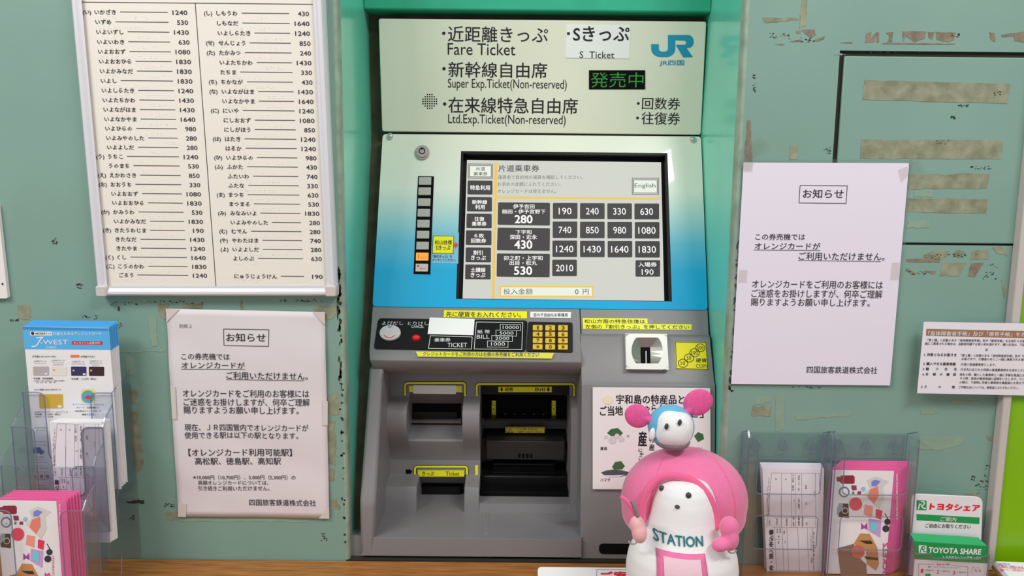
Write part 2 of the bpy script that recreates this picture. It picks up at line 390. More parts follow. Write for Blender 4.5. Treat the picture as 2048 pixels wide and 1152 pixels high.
for i, (q, m_) in enumerate([([(1846, 512), (1862, 503), (1898, 502), (1892, 514), (1880, 519), (1850, 516)], RES), ([(1905, 508), (1912, 500), (1925, 502), (1932, 506), (1916, 516)], RES), ([(1944, 502), (1976, 500), (1976, 518), (1940, 519)], RES),
        ([(1812, 518), (1878, 518), (1880, 525), (1814, 524)], RESD), ([(1884, 527), (1932, 525), (1918, 552), (1880, 552)], RES), ([(1942, 526), (1967, 526), (1950, 553), (1935, 553)], RESD), ([(1812, 536), (1836, 546), (1822, 549)], RES), ([(1838, 542), (1872, 543), (1868, 548)], RESD), ([(1985, 495), (2002, 492), (2016, 512), (1992, 506)], RES),
        ([(1494, 240), (1500, 240), (1502, 288), (1505, 322), (1488, 322)], RESD), ([(1580, 290), (1594, 289), (1594, 320), (1579, 320)], RES), ([(1603, 0), (1614, 0), (1612, 52), (1598, 56)], RES), ([(1524, 36), (1600, 35), (1598, 40), (1530, 46)], RES),
        ([(1834, 876), (1930, 874), (1924, 888), (1882, 900), (1834, 898)], RESL), ([(1972, 872), (1992, 874), (1990, 884), (1976, 880)], RES), ([(2002, 560), (2012, 580), (2008, 596)], RES), ([(1552, 790), (1568, 790), (1567, 860), (1550, 862)], RESL), ([(1960, 985), (1950, 992), (1928, 988)], RES)]):
    res(W0, q, m_, wr, 50 + i, 1.1)
for i, (q, m_) in enumerate([([(628, 611), (673, 612), (673, 622), (663, 639), (651, 639), (650, 623), (629, 622)], RES), ([(36, 610), (58, 610), (62, 634), (58, 638), (38, 637)], RES), ([(657, 788), (674, 785), (680, 828), (668, 831), (656, 825)], RES),
        ([(656, 845), (670, 842), (672, 930), (656, 928)], RES), ([(662, 1000), (674, 996), (680, 1020), (664, 1018)], RES), ([(257, 780), (275, 780), (277, 808), (262, 806)], RES), ([(258, 822), (278, 820), (282, 862), (286, 930), (276, 946), (268, 930), (262, 870), (258, 850)], RES),
        ([(252, 1002), (288, 1000), (289, 1007), (256, 1006)], CHIP), ([(334, 1022), (357, 1024), (357, 1040), (332, 1040)], RES), ([(218, 1026), (240, 1028), (244, 1040), (218, 1038)], RESL), ([(652, 940), (668, 936), (670, 960), (654, 962)], RES), ([(236, 612), (240, 616), (236, 622)], CHIP)]):
    res(W0, q, m_, wl, 90 + i, 2.2, n=16)
for i, (q, m_, w2) in enumerate([([(1505, 812), (1543, 812), (1540, 832), (1503, 831)], RES, wr), ([(1512, 796), (1545, 791), (1541, 804), (1508, 810)], RESL, wr), ([(1590, 832), (1700, 824), (1698, 832), (1592, 840)], RESL, wr), ([(1840, 820), (1880, 818), (1878, 826), (1842, 828)], RESL, wr), ([(1900, 800), (1960, 802), (1958, 808), (1902, 808)], RESL, wr),
        ([(316, 608), (341, 608), (332, 622), (332, 640), (318, 630)], RES, wl), ([(365, 608), (406, 609), (404, 617), (366, 616)], RES, wl), ([(296, 636), (312, 632), (316, 690), (304, 694)], RESL, wl), ([(250, 712), (268, 716), (272, 752), (254, 748)], RESL, wl), ([(232, 700), (330, 699), (330, 703), (232, 705)], RESL, wl), ([(360, 1038), (620, 1040), (620, 1044), (360, 1043)], RESL, wl), ([(480, 602), (484, 602), (486, 618), (482, 620)], RES, wl), ([(1668, 108), (1690, 108), (1690, 110), (1668, 110)], RESL, wr)]):
    res(W0, q, m_, w2, 140 + i, 1.6, n=14)
# small dark scratches and chips
for wobj, spots, sd in ((wl, [(245, 607, 60, 6), (600, 600, 90, 5), (330, 603, 80, 5), (262, 1035, 16, 10), (648, 1075, 12, 16), (340, 1010, 20, 8), (30, 640, 20, 4), (180, 635, 30, 8), (235, 650, 20, 12), (110, 482, 10, 14), (160, 572, 12, 10), (612, 602, 40, 3), (370, 607, 70, 4)], 1),
                        (wr, [(1560, 72, 40, 12), (1610, 80, 40, 10), (1910, 70, 20, 8), (1870, 512, 60, 8), (1930, 510, 50, 9), (1830, 545, 40, 8), (1980, 545, 30, 40), (1980, 950, 25, 40), (1946, 956, 10, 8), (1960, 970, 30, 20), (1508, 168, 4, 40), (1700, 340, 40, 4), (1655, 300, 14, 14), (1620, 775, 70, 5)], 2),
                        (hd, [(1925, 210, 20, 10), (1905, 235, 10, 6), (1880, 285, 40, 12), (1960, 335, 40, 6), (1990, 190, 20, 14), (1780, 105, 120, 2)], 3)):
    c = G(); rg = random.Random(sd)
    for x, y, sx, sy in spots:
        for k in range(13):
            px = x + rg.uniform(-sx, sx) / 2; py = y + rg.uniform(-sy, sy) / 2; a, b = W0.ab(px, py); A = rg.uniform(-.5, .5); L = rg.uniform(.0003, .0019); H = rg.uniform(.0002, .0008)
            c.prism(W0, [(a + L * math.cos(t) * rg.uniform(.6, 1.3) + H * math.sin(t) * A, b + H * math.sin(t) * rg.uniform(.6, 1.4) + L * math.cos(t) * A) for t in [i * math.pi / 3 for i in range(6)]], -.0002, .0014 if wobj is hd else .0005)
    struct('paint_chip', c, CHIP, parent=wobj)['kind'] = 'stuff'

# ================================================================= TICKET MACHINE
def gradmat():
    m = bpy.data.materials.new('cream_to_blue_print'); m.use_nodes = True; nt = m.node_tree; b = nt.nodes['Principled BSDF']
    b.inputs['Roughness'].default_value = .25; b.inputs['Coat Weight'].default_value = .3
    tc = nt.nodes.new('ShaderNodeTexCoord'); sp = nt.nodes.new('ShaderNodeSeparateXYZ'); r = nt.nodes.new('ShaderNodeValToRGB')
    nt.links.new(tc.outputs['Generated'], sp.inputs[0]); nt.links.new(sp.outputs[2], r.inputs[0]); nt.links.new(r.outputs[0], b.inputs['Base Color'])
    cr = r.color_ramp; st = [(0, (0, 164, 214)), (.22, (12, 166, 212)), (.38, (92, 182, 208)), (.52, (160, 205, 206)), (.68, (216, 224, 210)), (1, (224, 224, 206))]
    cr.elements[0].position = 0; cr.elements[0].color = [v / K for v in lin(st[0][1])] + [1]; cr.elements[1].position = 1; cr.elements[1].color = [v / K for v in lin(st[-1][1])] + [1]
    for p, c in st[1:-1]: e = cr.elements.new(p); e.color = [v / K for v in lin(c)] + [1]
    return m
CREAM = M('cream_acrylic', (222, 222, 202), .22, noise=.05, nscale=6, coat=.3)
GREY = M('grey_plastic', (124, 122, 123), .38, bump=.06, bscale=900)
GREYD = M('grey_plastic_dark', (96, 90, 88), .5)
BLK = M('black_plastic', (14, 14, 14), .4, spec=.3); BLKM = M('matt_black', (8, 7, 7), .8, spec=.15)
YEL = M('yellow_label', (246, 224, 4), .35); YELD = M('yellow_paint', (255, 236, 6), .4); WHT = M('white_label', (226, 226, 224), .45)
CHR = M('brushed_steel', (196, 194, 190), .28, metal=.9); WPR = M('white_print', (205, 208, 205), .6); REDP = M('red_plastic', (205, 20, 25), .3)
tm = Thing('ticket_machine', 'grey and blue railway ticket machine with lit touch screen set into the teal wall recess', 'ticket machine', (Xat(1085, 0, CZ), .1, CZ))
HP = planeYZ(.176, 38, .190, 266); PP = planeYZ(.187, 268, .100, 617); HD = HP
# casing
g = G(); g.loft([(36, 772, 1398, .205), (268, 776, 1392, .210), (600, 758, 1400, .14), (700, 752, 1405, .12), (745, (Xat(765, .13, zy(745, .13)),), None, .20), (1116, None, None, .20)], .32)
tm.part('casing', g, GREYD)
# header sign
g = G(); g.rr(HP, [(757, 37), (1413, 43), (1402, 270), (764, 263)], .004, -.014, 0); hp = tm.part('header_panel', g, CREAM, bevel=.0012)
g = G()
for s, x0, y0, x1, y1, b in [('近距離きっぷ', 896, 52, 1095.5, 83.7, .006), ('Fare Ticket', 895.5, 86, 1030.5, 109.5, 0), ('新幹線自由席', 897, 123, 1094, 154.5, .008), ('Super Exp.Ticket(Non-reserved)', 896, 157, 1133, 181, 0),
        ('在来線特急自由席', 897, 193.8, 1155, 225.6, .008), ('Ltd.Exp.Ticket(Non-reserved)', 896.5, 228, 1131, 252, 0), ('回数券', 1283.5, 194.8, 1359.6, 218.7, .004), ('往復券', 1282.4, 224, 1359.3, 248.8, .004)]:
    T(g, HP, s, x0, y0, x1, y1, bold=b, dy=(x1 - x0) * .010, res=4)
for x, y in ((887.6, 66.6), (888, 137.4), (889.4, 208)): g.disc(HP, x, y, 3.4, 3.4, .0004, .0004, 12)
for x, y in ((1276.6, 206.8), (1275, 235.8)): g.disc(HP, x, y, 2.8, 2.8, .0004, .0004, 12)
tm.part('lettering', g, INK, parent=hp, each=True)
g = G()
for i in range(7):
    for j in range(7):
        if (i - 3) ** 2 + (j - 3) ** 2 <= 12.5: g.disc(HP, 846 + i * 4.5 + (0), 189 + j * 4.6, 1.5, 1.5, .0001, .0003, 8)
tm.part('speaker_hole', g, BLKM, parent=hp, kind='stuff')
BLUE = M('logo_blue', (24, 142, 178), .4)
def cp(x, y, s=2.926, ox=740, oy=0): return (ox + x / s, oy + y / s)
g = G()
def arc(cx, cy, r1, r2, a0, a1, n=8): return [(cx + r1 * math.cos(math.radians(a0 + (a1 - a0) * i / n)), cy + r2 * math.sin(math.radians(a0 + (a1 - a0) * i / n))) for i in range(n + 1)]
jo = [(1645, 258), (1690, 258), (1690, 285)] + arc(1710, 285, 20, 17, 180, 90) + [(1722, 302)] + arc(1722, 283, 21, 19, 90, 0) + [(1743, 205), (1862, 205)] + arc(1862, 243, 32, 38, -90, 0) + arc(1862, 245, 32, 36, 0, 75) + [(1853, 282), (1890, 335), (1832, 336), (1788, 262), (1838, 262)] + arc(1838, 250, 12, 12, 90, -90) + [(1786, 236), (1786, 285)] + arc(1735, 285, 51, 49, 0, 90) + [(1700, 334)] + arc(1700, 285, 55, 49, 90, 180)
g.poly(HP, [cp(*p) for p in jo], .0004, .0004)
T(g, HP, 'JR四国', 1318.6, 120.5, 1368, 132.5, bold=.02)
tm.part('logo', g, BLUE, parent=hp, each=True)
g = G(); g.rect(HP, 1178, 140.5, 1290, 178.5, 0, .0012); led = tm.part('display_window', g, BLKM, parent=hp)
g = G(); T(g, HP, '発売中', 1181, 145, 1286, 175, off=.0016, res=3); tm.part('lit_characters', g, M('green_led', (30, 160, 45), emit=.55), parent=hp)
g = G(); g.poly(HP, [(1132, 50.6), (1261, 51), (1258.3, 117.5), (1131, 115.6)], 0, .0008); tm.part('sticker', g, WHT, parent=hp, label='white paper label with large black lettering')
g = G(); T(g, HP, 'Sきっぷ', 1146, 52.5, 1258, 82.7, off=.0012, bold=.02, res=4); g.rect(HP, 1134, 64.5, 1139.5, 70, .0012, .0012); T(g, HP, 'S  Ticket', 1158.7, 102.5, 1228, 116, off=.0012, dy=.8)
tm.part('sticker_lettering', g, INK, parent=hp, each=True)
# sloping front panel with the screen cut-out
g = G()
O = [(765.5, 268), (1402, 273), (1415.5, 620), (745, 613)]; S = [(922, 302), (1335, 306), (1344, 603), (912, 598)]
ab = lambda p: PP.ab(*p)
ol = [ab(p) for p in O]; sl = [ab(p) for p in S]
def lerp(a, b, t): return (a[0] + (b[0] - a[0]) * t, a[1] + (b[1] - a[1]) * t)
yl = lambda b, A, B: lerp(A, B, (b - A[1]) / (B[1] - A[1]))
TL_, TR_, BR_, BL_ = ol
lt = yl(sl[0][1], TL_, BL_); lb = yl(sl[3][1], TL_, BL_); rt = yl(sl[1][1], TR_, BR_); rb = yl(sl[2][1], TR_, BR_)
top = rnd([lt, TL_, TR_, rt], .006, 4)
def part_round(pts, idx, r=.006, n=5):
    out = []
    for i, p in enumerate(pts):
        if i not in idx: out.append(p); continue
        a = Vector(pts[i - 1]); c = Vector(pts[(i + 1) % len(pts)]); p = Vector(p); p0 = p + (a - p).normalized() * r; p1 = p + (c - p).normalized() * r
        out += [tuple(p0 * (1 - k / n) ** 2 + p * 2 * (k / n) * (1 - k / n) + p1 * (k / n) ** 2) for k in range(n + 1)]
    return out
g.prism(PP, part_round([lt, TL_, TR_, rt, sl[1], sl[0]], (1, 2)), -.012, 0); g.prism(PP, part_round([lb, sl[3], sl[2], rb, BR_, BL_], (4, 5)), -.012, 0)
g.prism(PP, [lt, sl[0], sl[3], lb], -.012, 0); g.prism(PP, [rt, sl[1], sl[2], rb], -.012, 0)
fp = tm.part('front_panel', g, gradmat())
g = G(); i2 = [(sl[0][0] + .0035, sl[0][1] - .0035), (sl[1][0] - .0035, sl[1][1] - .0035), (sl[2][0] - .0035, sl[2][1] + .001), (sl[3][0] + .0035, sl[3][1] + .001)]
for i in range(4):
    j = (i + 1) % 4; g.prism(PP, [sl[i], sl[j], i2[j], i2[i]], -.022, -.0015)
g.prism(PP, sl, -.024, -.018)
tm.part('screen_bezel', g, BLK)
SP = PP.shift(-.012)
EM = lambda n, c, k=1.0: M(n, c, emit=k)
g = G(); g.poly(SP, [(934, 320), (1322, 324.5), (1328.5, 604), (925, 603)], -.001, 0)
scr = tm.part('screen', g, EM('screen_white', (206, 208, 198), .90))
DKB = EM('screen_dark', (46, 41, 42), .75); SWH = EM('screen_text_white', (240, 240, 236), 1); SBK = EM('screen_text_black', (40, 38, 40), .9); SGR = EM('screen_text_grey', (92, 92, 92), .9); SYE = EM('screen_yellow', (238, 198, 84), .88)
g = G(); e = .0002
g.poly(SP, [(989.1, 324), (995, 324), (989, 598), (983.6, 598)], e, e); g.poly(SP, [(994, 392.7), (1321, 395.6), (1321, 399.8), (994, 397)], e, e)
def frame(g, pl, x0, y0, x1, y1, w, off, sk=0): g.stroke(pl, [(x0, y0), (x1, y0 + sk), (x1, y1 + sk), (x0, y1)], w, off, off, True)
frame(g, SP, 1001, 573.2, 1185.5, 592.5, 3, e, .6)
tm.part('screen_line', g, SYE, parent=scr, each=True)
g = G(); db = G(); tw = G(); tb = G(); tg = G()
T(tb, SP, '片道乗車券', 996.5, 330, 1078.5, 343.7, bold=.01, off=2 * e, res=3)
T(tg, SP, '運賃表で目的地の運賃を確認してください。', 996, 350.5, 1165.5, 358.5, off=2 * e); T(tg, SP, 'お求めの金額にふれてください。', 995, 364.3, 1121, 372.6, off=2 * e); T(tg, SP, 'オレンジカードは使えません。', 995, 378.5, 1113, 386.5, off=2 * e)
for f_, x0, y0, x1, y1 in ((1, 1264.5, 356.5, 1317.3, 389), (0, 1267.3, 359.5, 1314.3, 386), (1, 936.6, 328, 985.2, 356.6), (0, 939, 331, 982.6, 353.8)): g.stroke(SP, [tuple(p) for p in [(x0, y0), (x1, y0 + .4), (x1, y1 + .4), (x0, y1)]], 1.1, 2 * e, 2 * e, True)
T(tb, SP, 'English', 1269.4, 367, 1311, 377.8, off=3 * e); T(tb, SP, '片道', 952, 334, 970, 342.3, off=3 * e, bold=.01); T(tb, SP, '乗車券', 947, 344, 975, 351.6, off=3 * e, bold=.01)
for (x0, y0, x1, y1), lines in [((935.4, 361, 985, 389), [('特急利用', 940, 370.3, 980, 380.3)]), ((934.5, 394, 984, 422.8), [('新幹線', 944, 399.5, 974.3, 408.3), ('利用', 950, 409.6, 969.5, 418.6)]), ((933.3, 427.2, 983.5, 456.1), [('往復', 948.7, 433.4, 968.5, 442.2), ('乗車券', 943.7, 443.2, 973, 452)]),
        ((932, 460.5, 983, 490), [('６枚', 948.7, 467, 968, 475.6), ('回数券', 942, 477, 972.3, 485.8)]), ((931.6, 494.8, 982, 524.3), [('割引', 946.6, 500.7, 965.5, 509.6), ('きっぷ', 942, 510.8, 971.7, 520)]), ((930.7, 529, 981.4, 558.5), [('土讃線', 941.3, 535, 970.8, 544.3), ('きっぷ', 941.3, 545.2, 970.8, 554.7)])]:
    db.rr(SP, [(x0, y0), (x1, y0 + .5), (x1, y1 + .5), (x0 - .6, y1)], .0018, e, e)
    for t in lines: T(tw, SP, *t, off=2 * e, bold=.022, dy=.3)
for q, lines in [([(996.2, 404.8), (1100, 405.7), (1099.8, 451.4), (995.3, 449.8)], [('伊予吉田', 1026, 408.6, 1069, 417.6), ('務田・伊予宮野下', 1004, 418.8, 1091, 427.6), ('280', 1029.2, 430, 1065.2, 446.8)]),
        ([(995.3, 455.2), (1100, 456.4), (1099.5, 501.9), (993.8, 500.7)], [('下宇和', 1031.3, 459.8, 1063.2, 468.4), ('深田・近永', 1019.5, 469.6, 1074, 478.8), ('430', 1028.4, 480.4, 1064.7, 497.7)]),
        ([(993.8, 506.9), (1099.8, 507.8), (1099.2, 554.7), (993.2, 553.5)], [('卯之町・上宇和', 1007.7, 511.5, 1085.3, 520.8), ('出目・松丸', 1019, 521.5, 1074, 530.6), ('530', 1027.8, 532.8, 1064.4, 549.7)])]:
    db.rr(SP, q, .0018, e, e)
    for i, t in enumerate(lines): T(tw, SP, *t, off=2 * e, bold=.03 if i == 2 else .016, res=3)
nums = [['190', '240', '330', '630'], ['740', '850', '980', '1080'], ['1240', '1430', '1640', '1830'], ['2010', None, None, '入']]
cx = [1105.7, 1160, 1214.5, 1268.8]; ry = [(406, 437.8), (443.1, 476.2), (481.2, 514.2), (519.3, 552.4)]
for r in range(4):
    for c in range(4):
        n_ = nums[r][c]
        if n_ is None: continue
        x0 = cx[c] + (-.4 * r if c == 0 else .35 * r * (c - 1)); y0, y1 = ry[r]; y0 += c * .35; y1 += c * .35
        db.rect(SP, x0, y0, x0 + 49.3, y1, e, e, r=.0016)
        if n_ == '入': T(tw, SP, '入場券', 1276.5, 524.4, 1313.5, 534, off=2 * e, bold=.014); T(tw, SP, '190', 1283.5, 538.5, 1307.3, 549.8, off=2 * e, bold=.005); continue
        wd = 25.5 if len(n_) == 3 else 34.6; xc = x0 + 24.6; yc = (y0 + y1) / 2
        T(tw, SP, n_, xc - wd / 2, yc - 6.3, xc + wd / 2, yc + 7, off=2 * e, bold=.004, res=3)
tm.part('screen_button', db, DKB, parent=scr, each=True); tm.part('screen_lettering', tw, SWH, parent=scr, each=True)
lb_ = G(); lb_.poly(SP, [(1002.5, 574.8), (1184, 575.3), (1184, 591.5), (1002.2, 591)], e, e); lb_.rect(SP, 1268.5, 361, 1313, 385, e, e); lb_.rect(SP, 940, 332, 981.5, 353, e, e)
tm.part('screen_field', lb_, EM('screen_pale', (224, 230, 216), .98), parent=scr, each=True)
T(tb, SP, '投入金額', 1006.8, 577.2, 1065.2, 589, off=3 * e); T(tb, SP, '0', 1150.3, 578.8, 1157, 589, off=3 * e); T(tb, SP, '円', 1165.6, 578.6, 1177.4, 589.5, off=3 * e)
tm.part('screen_frame', g, SBK, parent=scr, each=True); tm.part('screen_text', tb, SBK, parent=scr, each=True); tm.part('screen_small_text', tg, SGR, parent=scr, each=True)
# screws, lock, indicator column
for x, y in ((780.8, 273.6), (1385, 279.6)):
    g = G(); g.disc(PP, x, y, 6, 6, 0, .003, 20); g.dome(PP, x, y, 4.6, 4.6, .002, .003); tm.part('screw', g, CHR, smooth='auto')
g = G(); g.disc(PP, 844.7, 306, 14.5, 14.5, 0, .003, 28); g.disc(PP, 844.7, 305, 12, 12, .003, .005, 28); lk = tm.part('lock', g, M('lock_metal', (168, 160, 155), .3, metal=.6), smooth='auto', bevel=.0006)
g = G(); a0 = [(844.7 + 5.6 * math.cos(t * math.pi / 8), 304.5 + 5.6 * math.sin(t * math.pi / 8)) for t in range(16)]; g.stroke(PP, a0, 1.8, .0051, .0053, True); g.rect(PP, 843.6, 297, 845.8, 302, .0051, .0053); tm.part('keyhole', g, BLKM, parent=lk)
g = G(); g.poly(PP, [(836.3, 352.5), (868, 353), (860.6, 548.8), (827.2, 548)], 0, .0008); tm.part('button_strip', g, BLKM)
BTN = M('grey_button', (168, 166, 160), .45); ORB = M('orange_lit_button', (255, 150, 35), emit=1.2); PKB = M('pale_button', (196, 186, 182), .45)
for i in range(9):
    cy0 = [296, 360, 428, 494, 562, 630, 698, 766, 835][i]; xl = 305 - 20 * i / 8 - (0); y0 = 260 + cy0 / 3.114; x0 = 740 + xl / 3.114 + .3
    g = G(); g.rr(PP, [(x0, y0), (x0 + 24.8, y0 + .2), (x0 + 24.2, y0 + 15.6), (x0 - .6, y0 + 15.4)], .0008, .0008, .0028)
    b_ = tm.part('indicator_button', g, ORB if i == 7 else PKB if i == 8 else BTN, label=('orange lit indicator button' if i == 7 else 'pale indicator button with small red print' if i == 8 else None), bevel=.0003)
    if i >= 7:
        g = G()
        if i == 7: g.disc(PP, x0 + 5, y0 + 4, 1, 1.2, .003, .003, 8); g.rect(PP, x0 + 4.2, y0 + 5.4, x0 + 5.8, y0 + 11.5, .003, .003); T(g, PP, '呼出中', x0 + 9, y0 + 9, x0 + 21, y0 + 12.5, off=.003)
        else: g.disc(PP, x0 + 5, y0 + 5, 2.4, 2.2, .003, .003, 8); T(g, PP, '取扱中止', x0 + 8, y0 + 8, x0 + 21, y0 + 11.5, off=.003)
        tm.part('printed_symbol', g, M('red_ink', (190, 70, 50), .6), parent=b_)
# sticker beside the buttons
g = G(); g.poly(PP, [(866.5, 463), (918, 465.5), (916.5, 527.5), (863.6, 526.5)], 0, .0005); st = tm.part('sticker', g, M('pale_blue_sticker', (120, 184, 212), .3), label='pale blue sticker with a yellow square beside the screen')
g = G(); g.rr(PP, [(866.6, 472), (907.8, 472.6), (906.5, 507.5), (865.2, 507)], .0028, .0005, .0008); tm.part('yellow_square', g, YEL, parent=st)
g = G(); g.stroke(PP, [(866.6, 472), (907.8, 472.6), (906.5, 507.5), (865.2, 507)], .9, .0009, .0009, True); T(g, PP, '松山往復', 869.6, 480.5, 904, 489.5, off=.001, bold=.02); T(g, PP, 'Sきっぷ', 871.7, 491, 901, 500.3, off=.001, bold=.02)
T(g, PP, '「割引きっぷ」を', 865.5, 510, 904, 516, off=.0008, bold=.01); T(g, PP, 'タッチしてください。', 864.6, 517.5, 912, 523, off=.0008, bold=.01); tm.part('sticker_lettering', g, INK, parent=st)
g = G(); g.poly(PP, [(908, 487), (911, 487), (911, 483.5), (916.8, 490.5), (910.6, 497.5), (910.6, 494), (908, 494)], .0006, .001); tm.part('arrow', g, M('red_sticker', (215, 60, 62), .4), parent=st)
# ---- console
CP = planeYZ(.0995, 620, .060, 706)
g = G(); g.loft([(615, 745, 1159, .104), (617, 745, None, .101), (638, 743.5, None, .092), (704, 738.5, None, .0625), (712, 738.5, None, .056), (724, 739.5, None, .053), (736, 744, None, .058), (744, 752, None, .07), (750, 762, None, .10)], .26)
tm.part('console', g, GREY, bevel=.003)
g = G(); g.rr(CP, [(757, 636.8), (1055, 641.5), (1051, 703), (748, 697.5)], .005, -.004, .0012); pb = tm.part('button_plate', g, M('black_gloss_plate', (12, 15, 15), .3, spec=.25), bevel=.0004)
f = .0016
g = G(); T(g, CP, 'よびだし', 763.8, 643.5, 806.7, 651, off=f); T(g, CP, 'とりけし', 815.5, 644.3, 856.8, 651.3, off=f); T(g, CP, 'CANCEL', 823, 651.6, 848, 656.6, off=f)
g.stroke(CP, [(861, 672.3), (944.5, 674.8), (942.8, 699), (857.2, 697.6)], 1.1, f, f, True); T(g, CP, '乗車券', 868.6, 677, 901, 684.5, off=f, bold=.01); T(g, CP, 'TICKET', 895, 686.6, 934, 695.2, off=f)
g.stroke(CP, [(952.8, 645), (1045.5, 646), (1043.5, 700), (948.4, 698.8)], 1.1, f, f, True); T(g, CP, '紙 幣', 954.6, 660.4, 979.8, 668, off=f, bold=.008); T(g, CP, 'BILL', 953.5, 670.5, 979, 678.3, off=f)
for s, x0, y0, x1, y1 in (('10000', 1000.5, 649.7, 1041, 661.5), ('5000', 992, 661.3, 1033, 672.8), ('2000', 983.6, 672, 1024.7, 683.3), ('1000', 975, 682.8, 1016, 695)):
    frame(g, CP, x0, y0, x1, y1, .9, f, .4); T(g, CP, s, x0 + (5 if len(s) == 5 else 7), y0 + 2.6, x1 - 3 - (0 if len(s) == 5 else 3), y1 - 2.6, off=f, bold=.006)
tm.part('plate_lettering', g, WPR, parent=pb, each=True)
g = G()
for x, s in ((755, 8), (785, 9), (818, 7), (832, 5), (905, 6), (1020, 6), (955, 4)):
    for k in range(s):
        for j in range(2):
            if random.random() < .6: g.dome(CP, x + k * 2.6, 688 + j * 2.4 + x * .006, .6, .5, .0005, .0012, 6, 2)
tm.part('braille_dot', g, BLK, parent=pb, kind='stuff')
g = G(); g.disc(CP, 781, 668, 21.2, 15.2, .001, .006, 36); cb = tm.part('call_button', g, M('pale_grey_button', (186, 184, 184), .35), bevel=.001, smooth='auto')
g = G(); g.dome(CP, 781.9, 656, 4.2, 3.2, .004, .006); tm.part('indicator_lamp', g, CHR, parent=cb, smooth=True)
g = G(); g.stroke(CP, [(769 + k * 3.2, 673.8 + 5.2 * math.sin(k / 7 * math.pi) ** .8) for k in range(8)], 1.3, .0062, .0063); tm.part('red_mark', g, REDP, parent=cb)
g = G(); g.dome(CP, 832.6, 676.7, 9, 6.6, .005, .001, 28, 6); tm.part('cancel_button', g, REDP, smooth=True, label='red cancel button')
g = G(); g.poly(CP, [(859.6, 636.3), (949.5, 639.3), (947, 671.6), (855.6, 669.3)], .0013, .0022); tm.part('sticker', g, WHT, label='blank white sticker covering part of the black plate')
g = G(); g.rr(CP, [(1056.7, 643.5), (1145, 645), (1145.5, 705), (1052.8, 703)], .003, -.004, .0006); tm.part('keypad_plate', g, BLK, bevel=.0004)
GOLD = M('gold_key', (214, 178, 58), .32, metal=.35)
keys = ['123', '456', '789', '*0#']
for r in range(4):
    for c in range(3):
        x0 = (1065.4, 1090.4, 1115.8)[c]; y0, y1 = ((651.8, 662.7), (665, 675.2), (677.7, 687.9), (690.2, 700.6))[r]; y0 += c * .2; y1 += c * .2
        g = G(); g.rr(CP, [(x0, y0), (x0 + 19.6, y0 + .2), (x0 + 19.5, y1 + .2), (x0 - .2, y1)], .0008, .0006, .0038, 2); k_ = tm.part('key', g, GOLD, bevel=.0005)
        g = G(); T(g, CP, keys[r][c], x0 + (7.4 if keys[r][c] != '1' else 9), y0 + 2.2, x0 + (13 if keys[r][c] != '1' else 11.6), y1 - 1.2, off=.0046, bold=.01); tm.part('key_digit', g, INK, parent=k_)
UP = planeYZ(.1005, 618, .092, 638)
g = G(); g.poly(UP, [(888, 621), (1054, 623.2), (1054, 637.2), (887.5, 635.2)], -.0005, .001); o = tm.part('sticker', g, YEL, label='yellow coin-first sticker above the black plate')
g = G(); T(g, UP, '先に硬貨をお入れください。', 892, 623.6, 1042, 634.6, off=.0013, bold=.006, dy=1.2); tm.part('sticker_lettering', g, INK, parent=o)
g = G(); g.poly(UP, [(1060.7, 623.8), (1142.2, 624.8), (1141.3, 636.8), (1060.3, 635.5)], -.0005, .001); o = tm.part('sticker', g, WHT, label='white sticker above the gold keypad')
g = G(); T(g, UP, '目の不自由なお客様用', 1067.7, 626.6, 1135, 633.8, off=.0013, bold=.006, dy=.6); tm.part('sticker_lettering', g, INK, parent=o)
FP = planeYZ(.058, 703, .0515, 722)
g = G(); g.poly(FP, [(832, 703.5), (1108, 706.5), (1103, 717.5), (836, 713.5)], .0005, .0015); o = tm.part('sticker', g, YEL, label='long yellow sticker wrapped in clear tape on the console edge')
g = G(); T(g, FP, 'クレジットカードをご利用の方は右側の券売機をご利用ください', 846, 703.8, 1078, 712.6, off=.0018, bold=.006, dy=2); tm.part('sticker_lettering', g, INK, parent=o)
TAPE = clear('clear_tape', (.92, .92, .88), .03, .25)
g = G(); g.prism(FP, ragged(FP, [(826, 703), (1122, 706), (1118, 722), (1112, 726), (823, 716)], 1.2, 4, 14), .0022, .0032); tm.part('clear_tape', g, TAPE, bevel=.0004)
# ---- right block with coin slot
g = G(); g.loft([(615, 1160.5, 1415.5, .104), (617, None, 1415.5, .101), (668, None, 1418, .084)], .26)
tm.part('upper_block', g, GREY, bevel=.002)
XR = Xat(1430, .046, zy(765, .046))
g = G(); g.loft([(666, 1161, 1419.5, .086), (671, 1161, 1420, .074), (760, 1163, (XR,), .0495), (768, None, None, .044), (1090, None, None, .010), (1119, None, None, .008)], .26)
tm.part('lower_block', g, GREY, bevel=.003)
NP = planeYZ(.074, 671, .0495, 760)
RP = planeYZ(.044, 768, .010, 1090)
g = G(); g.poly(UP, [(1295, 637), (1306, 637.3), (1306, 647.8), (1295, 647.5)], -.003, .0006); tm.part('clear_tape', g, TAPE)
BP = planeYZ(.101, 617, .084, 668)
g = G(); g.poly(BP, [(1165, 636.5), (1295, 637.3), (1295, 647.8), (1165.6, 647.5)], -.0005, .001); o = tm.part('sticker', g, YEL, label='upper short yellow sticker over the coin slot')
g = G(); T(g, BP, '松山方面の特急往復は', 1169, 639, 1290, 646.6, off=.0013, bold=.004, dy=.4); tm.part('sticker_lettering', g, INK, parent=o)
g = G(); g.poly(BP, [(1165.6, 647.5), (1383, 649), (1383, 660), (1166, 658.6)], -.0005, .0011); o = tm.part('sticker', g, YEL, label='lower long yellow sticker over the coin slot')
g = G(); T(g, BP, '左側の『割引きっぷ』を押してください', 1170.5, 649.8, 1378, 658, off=.0014, bold=.004, dy=.8); tm.part('sticker_lettering', g, INK, parent=o)
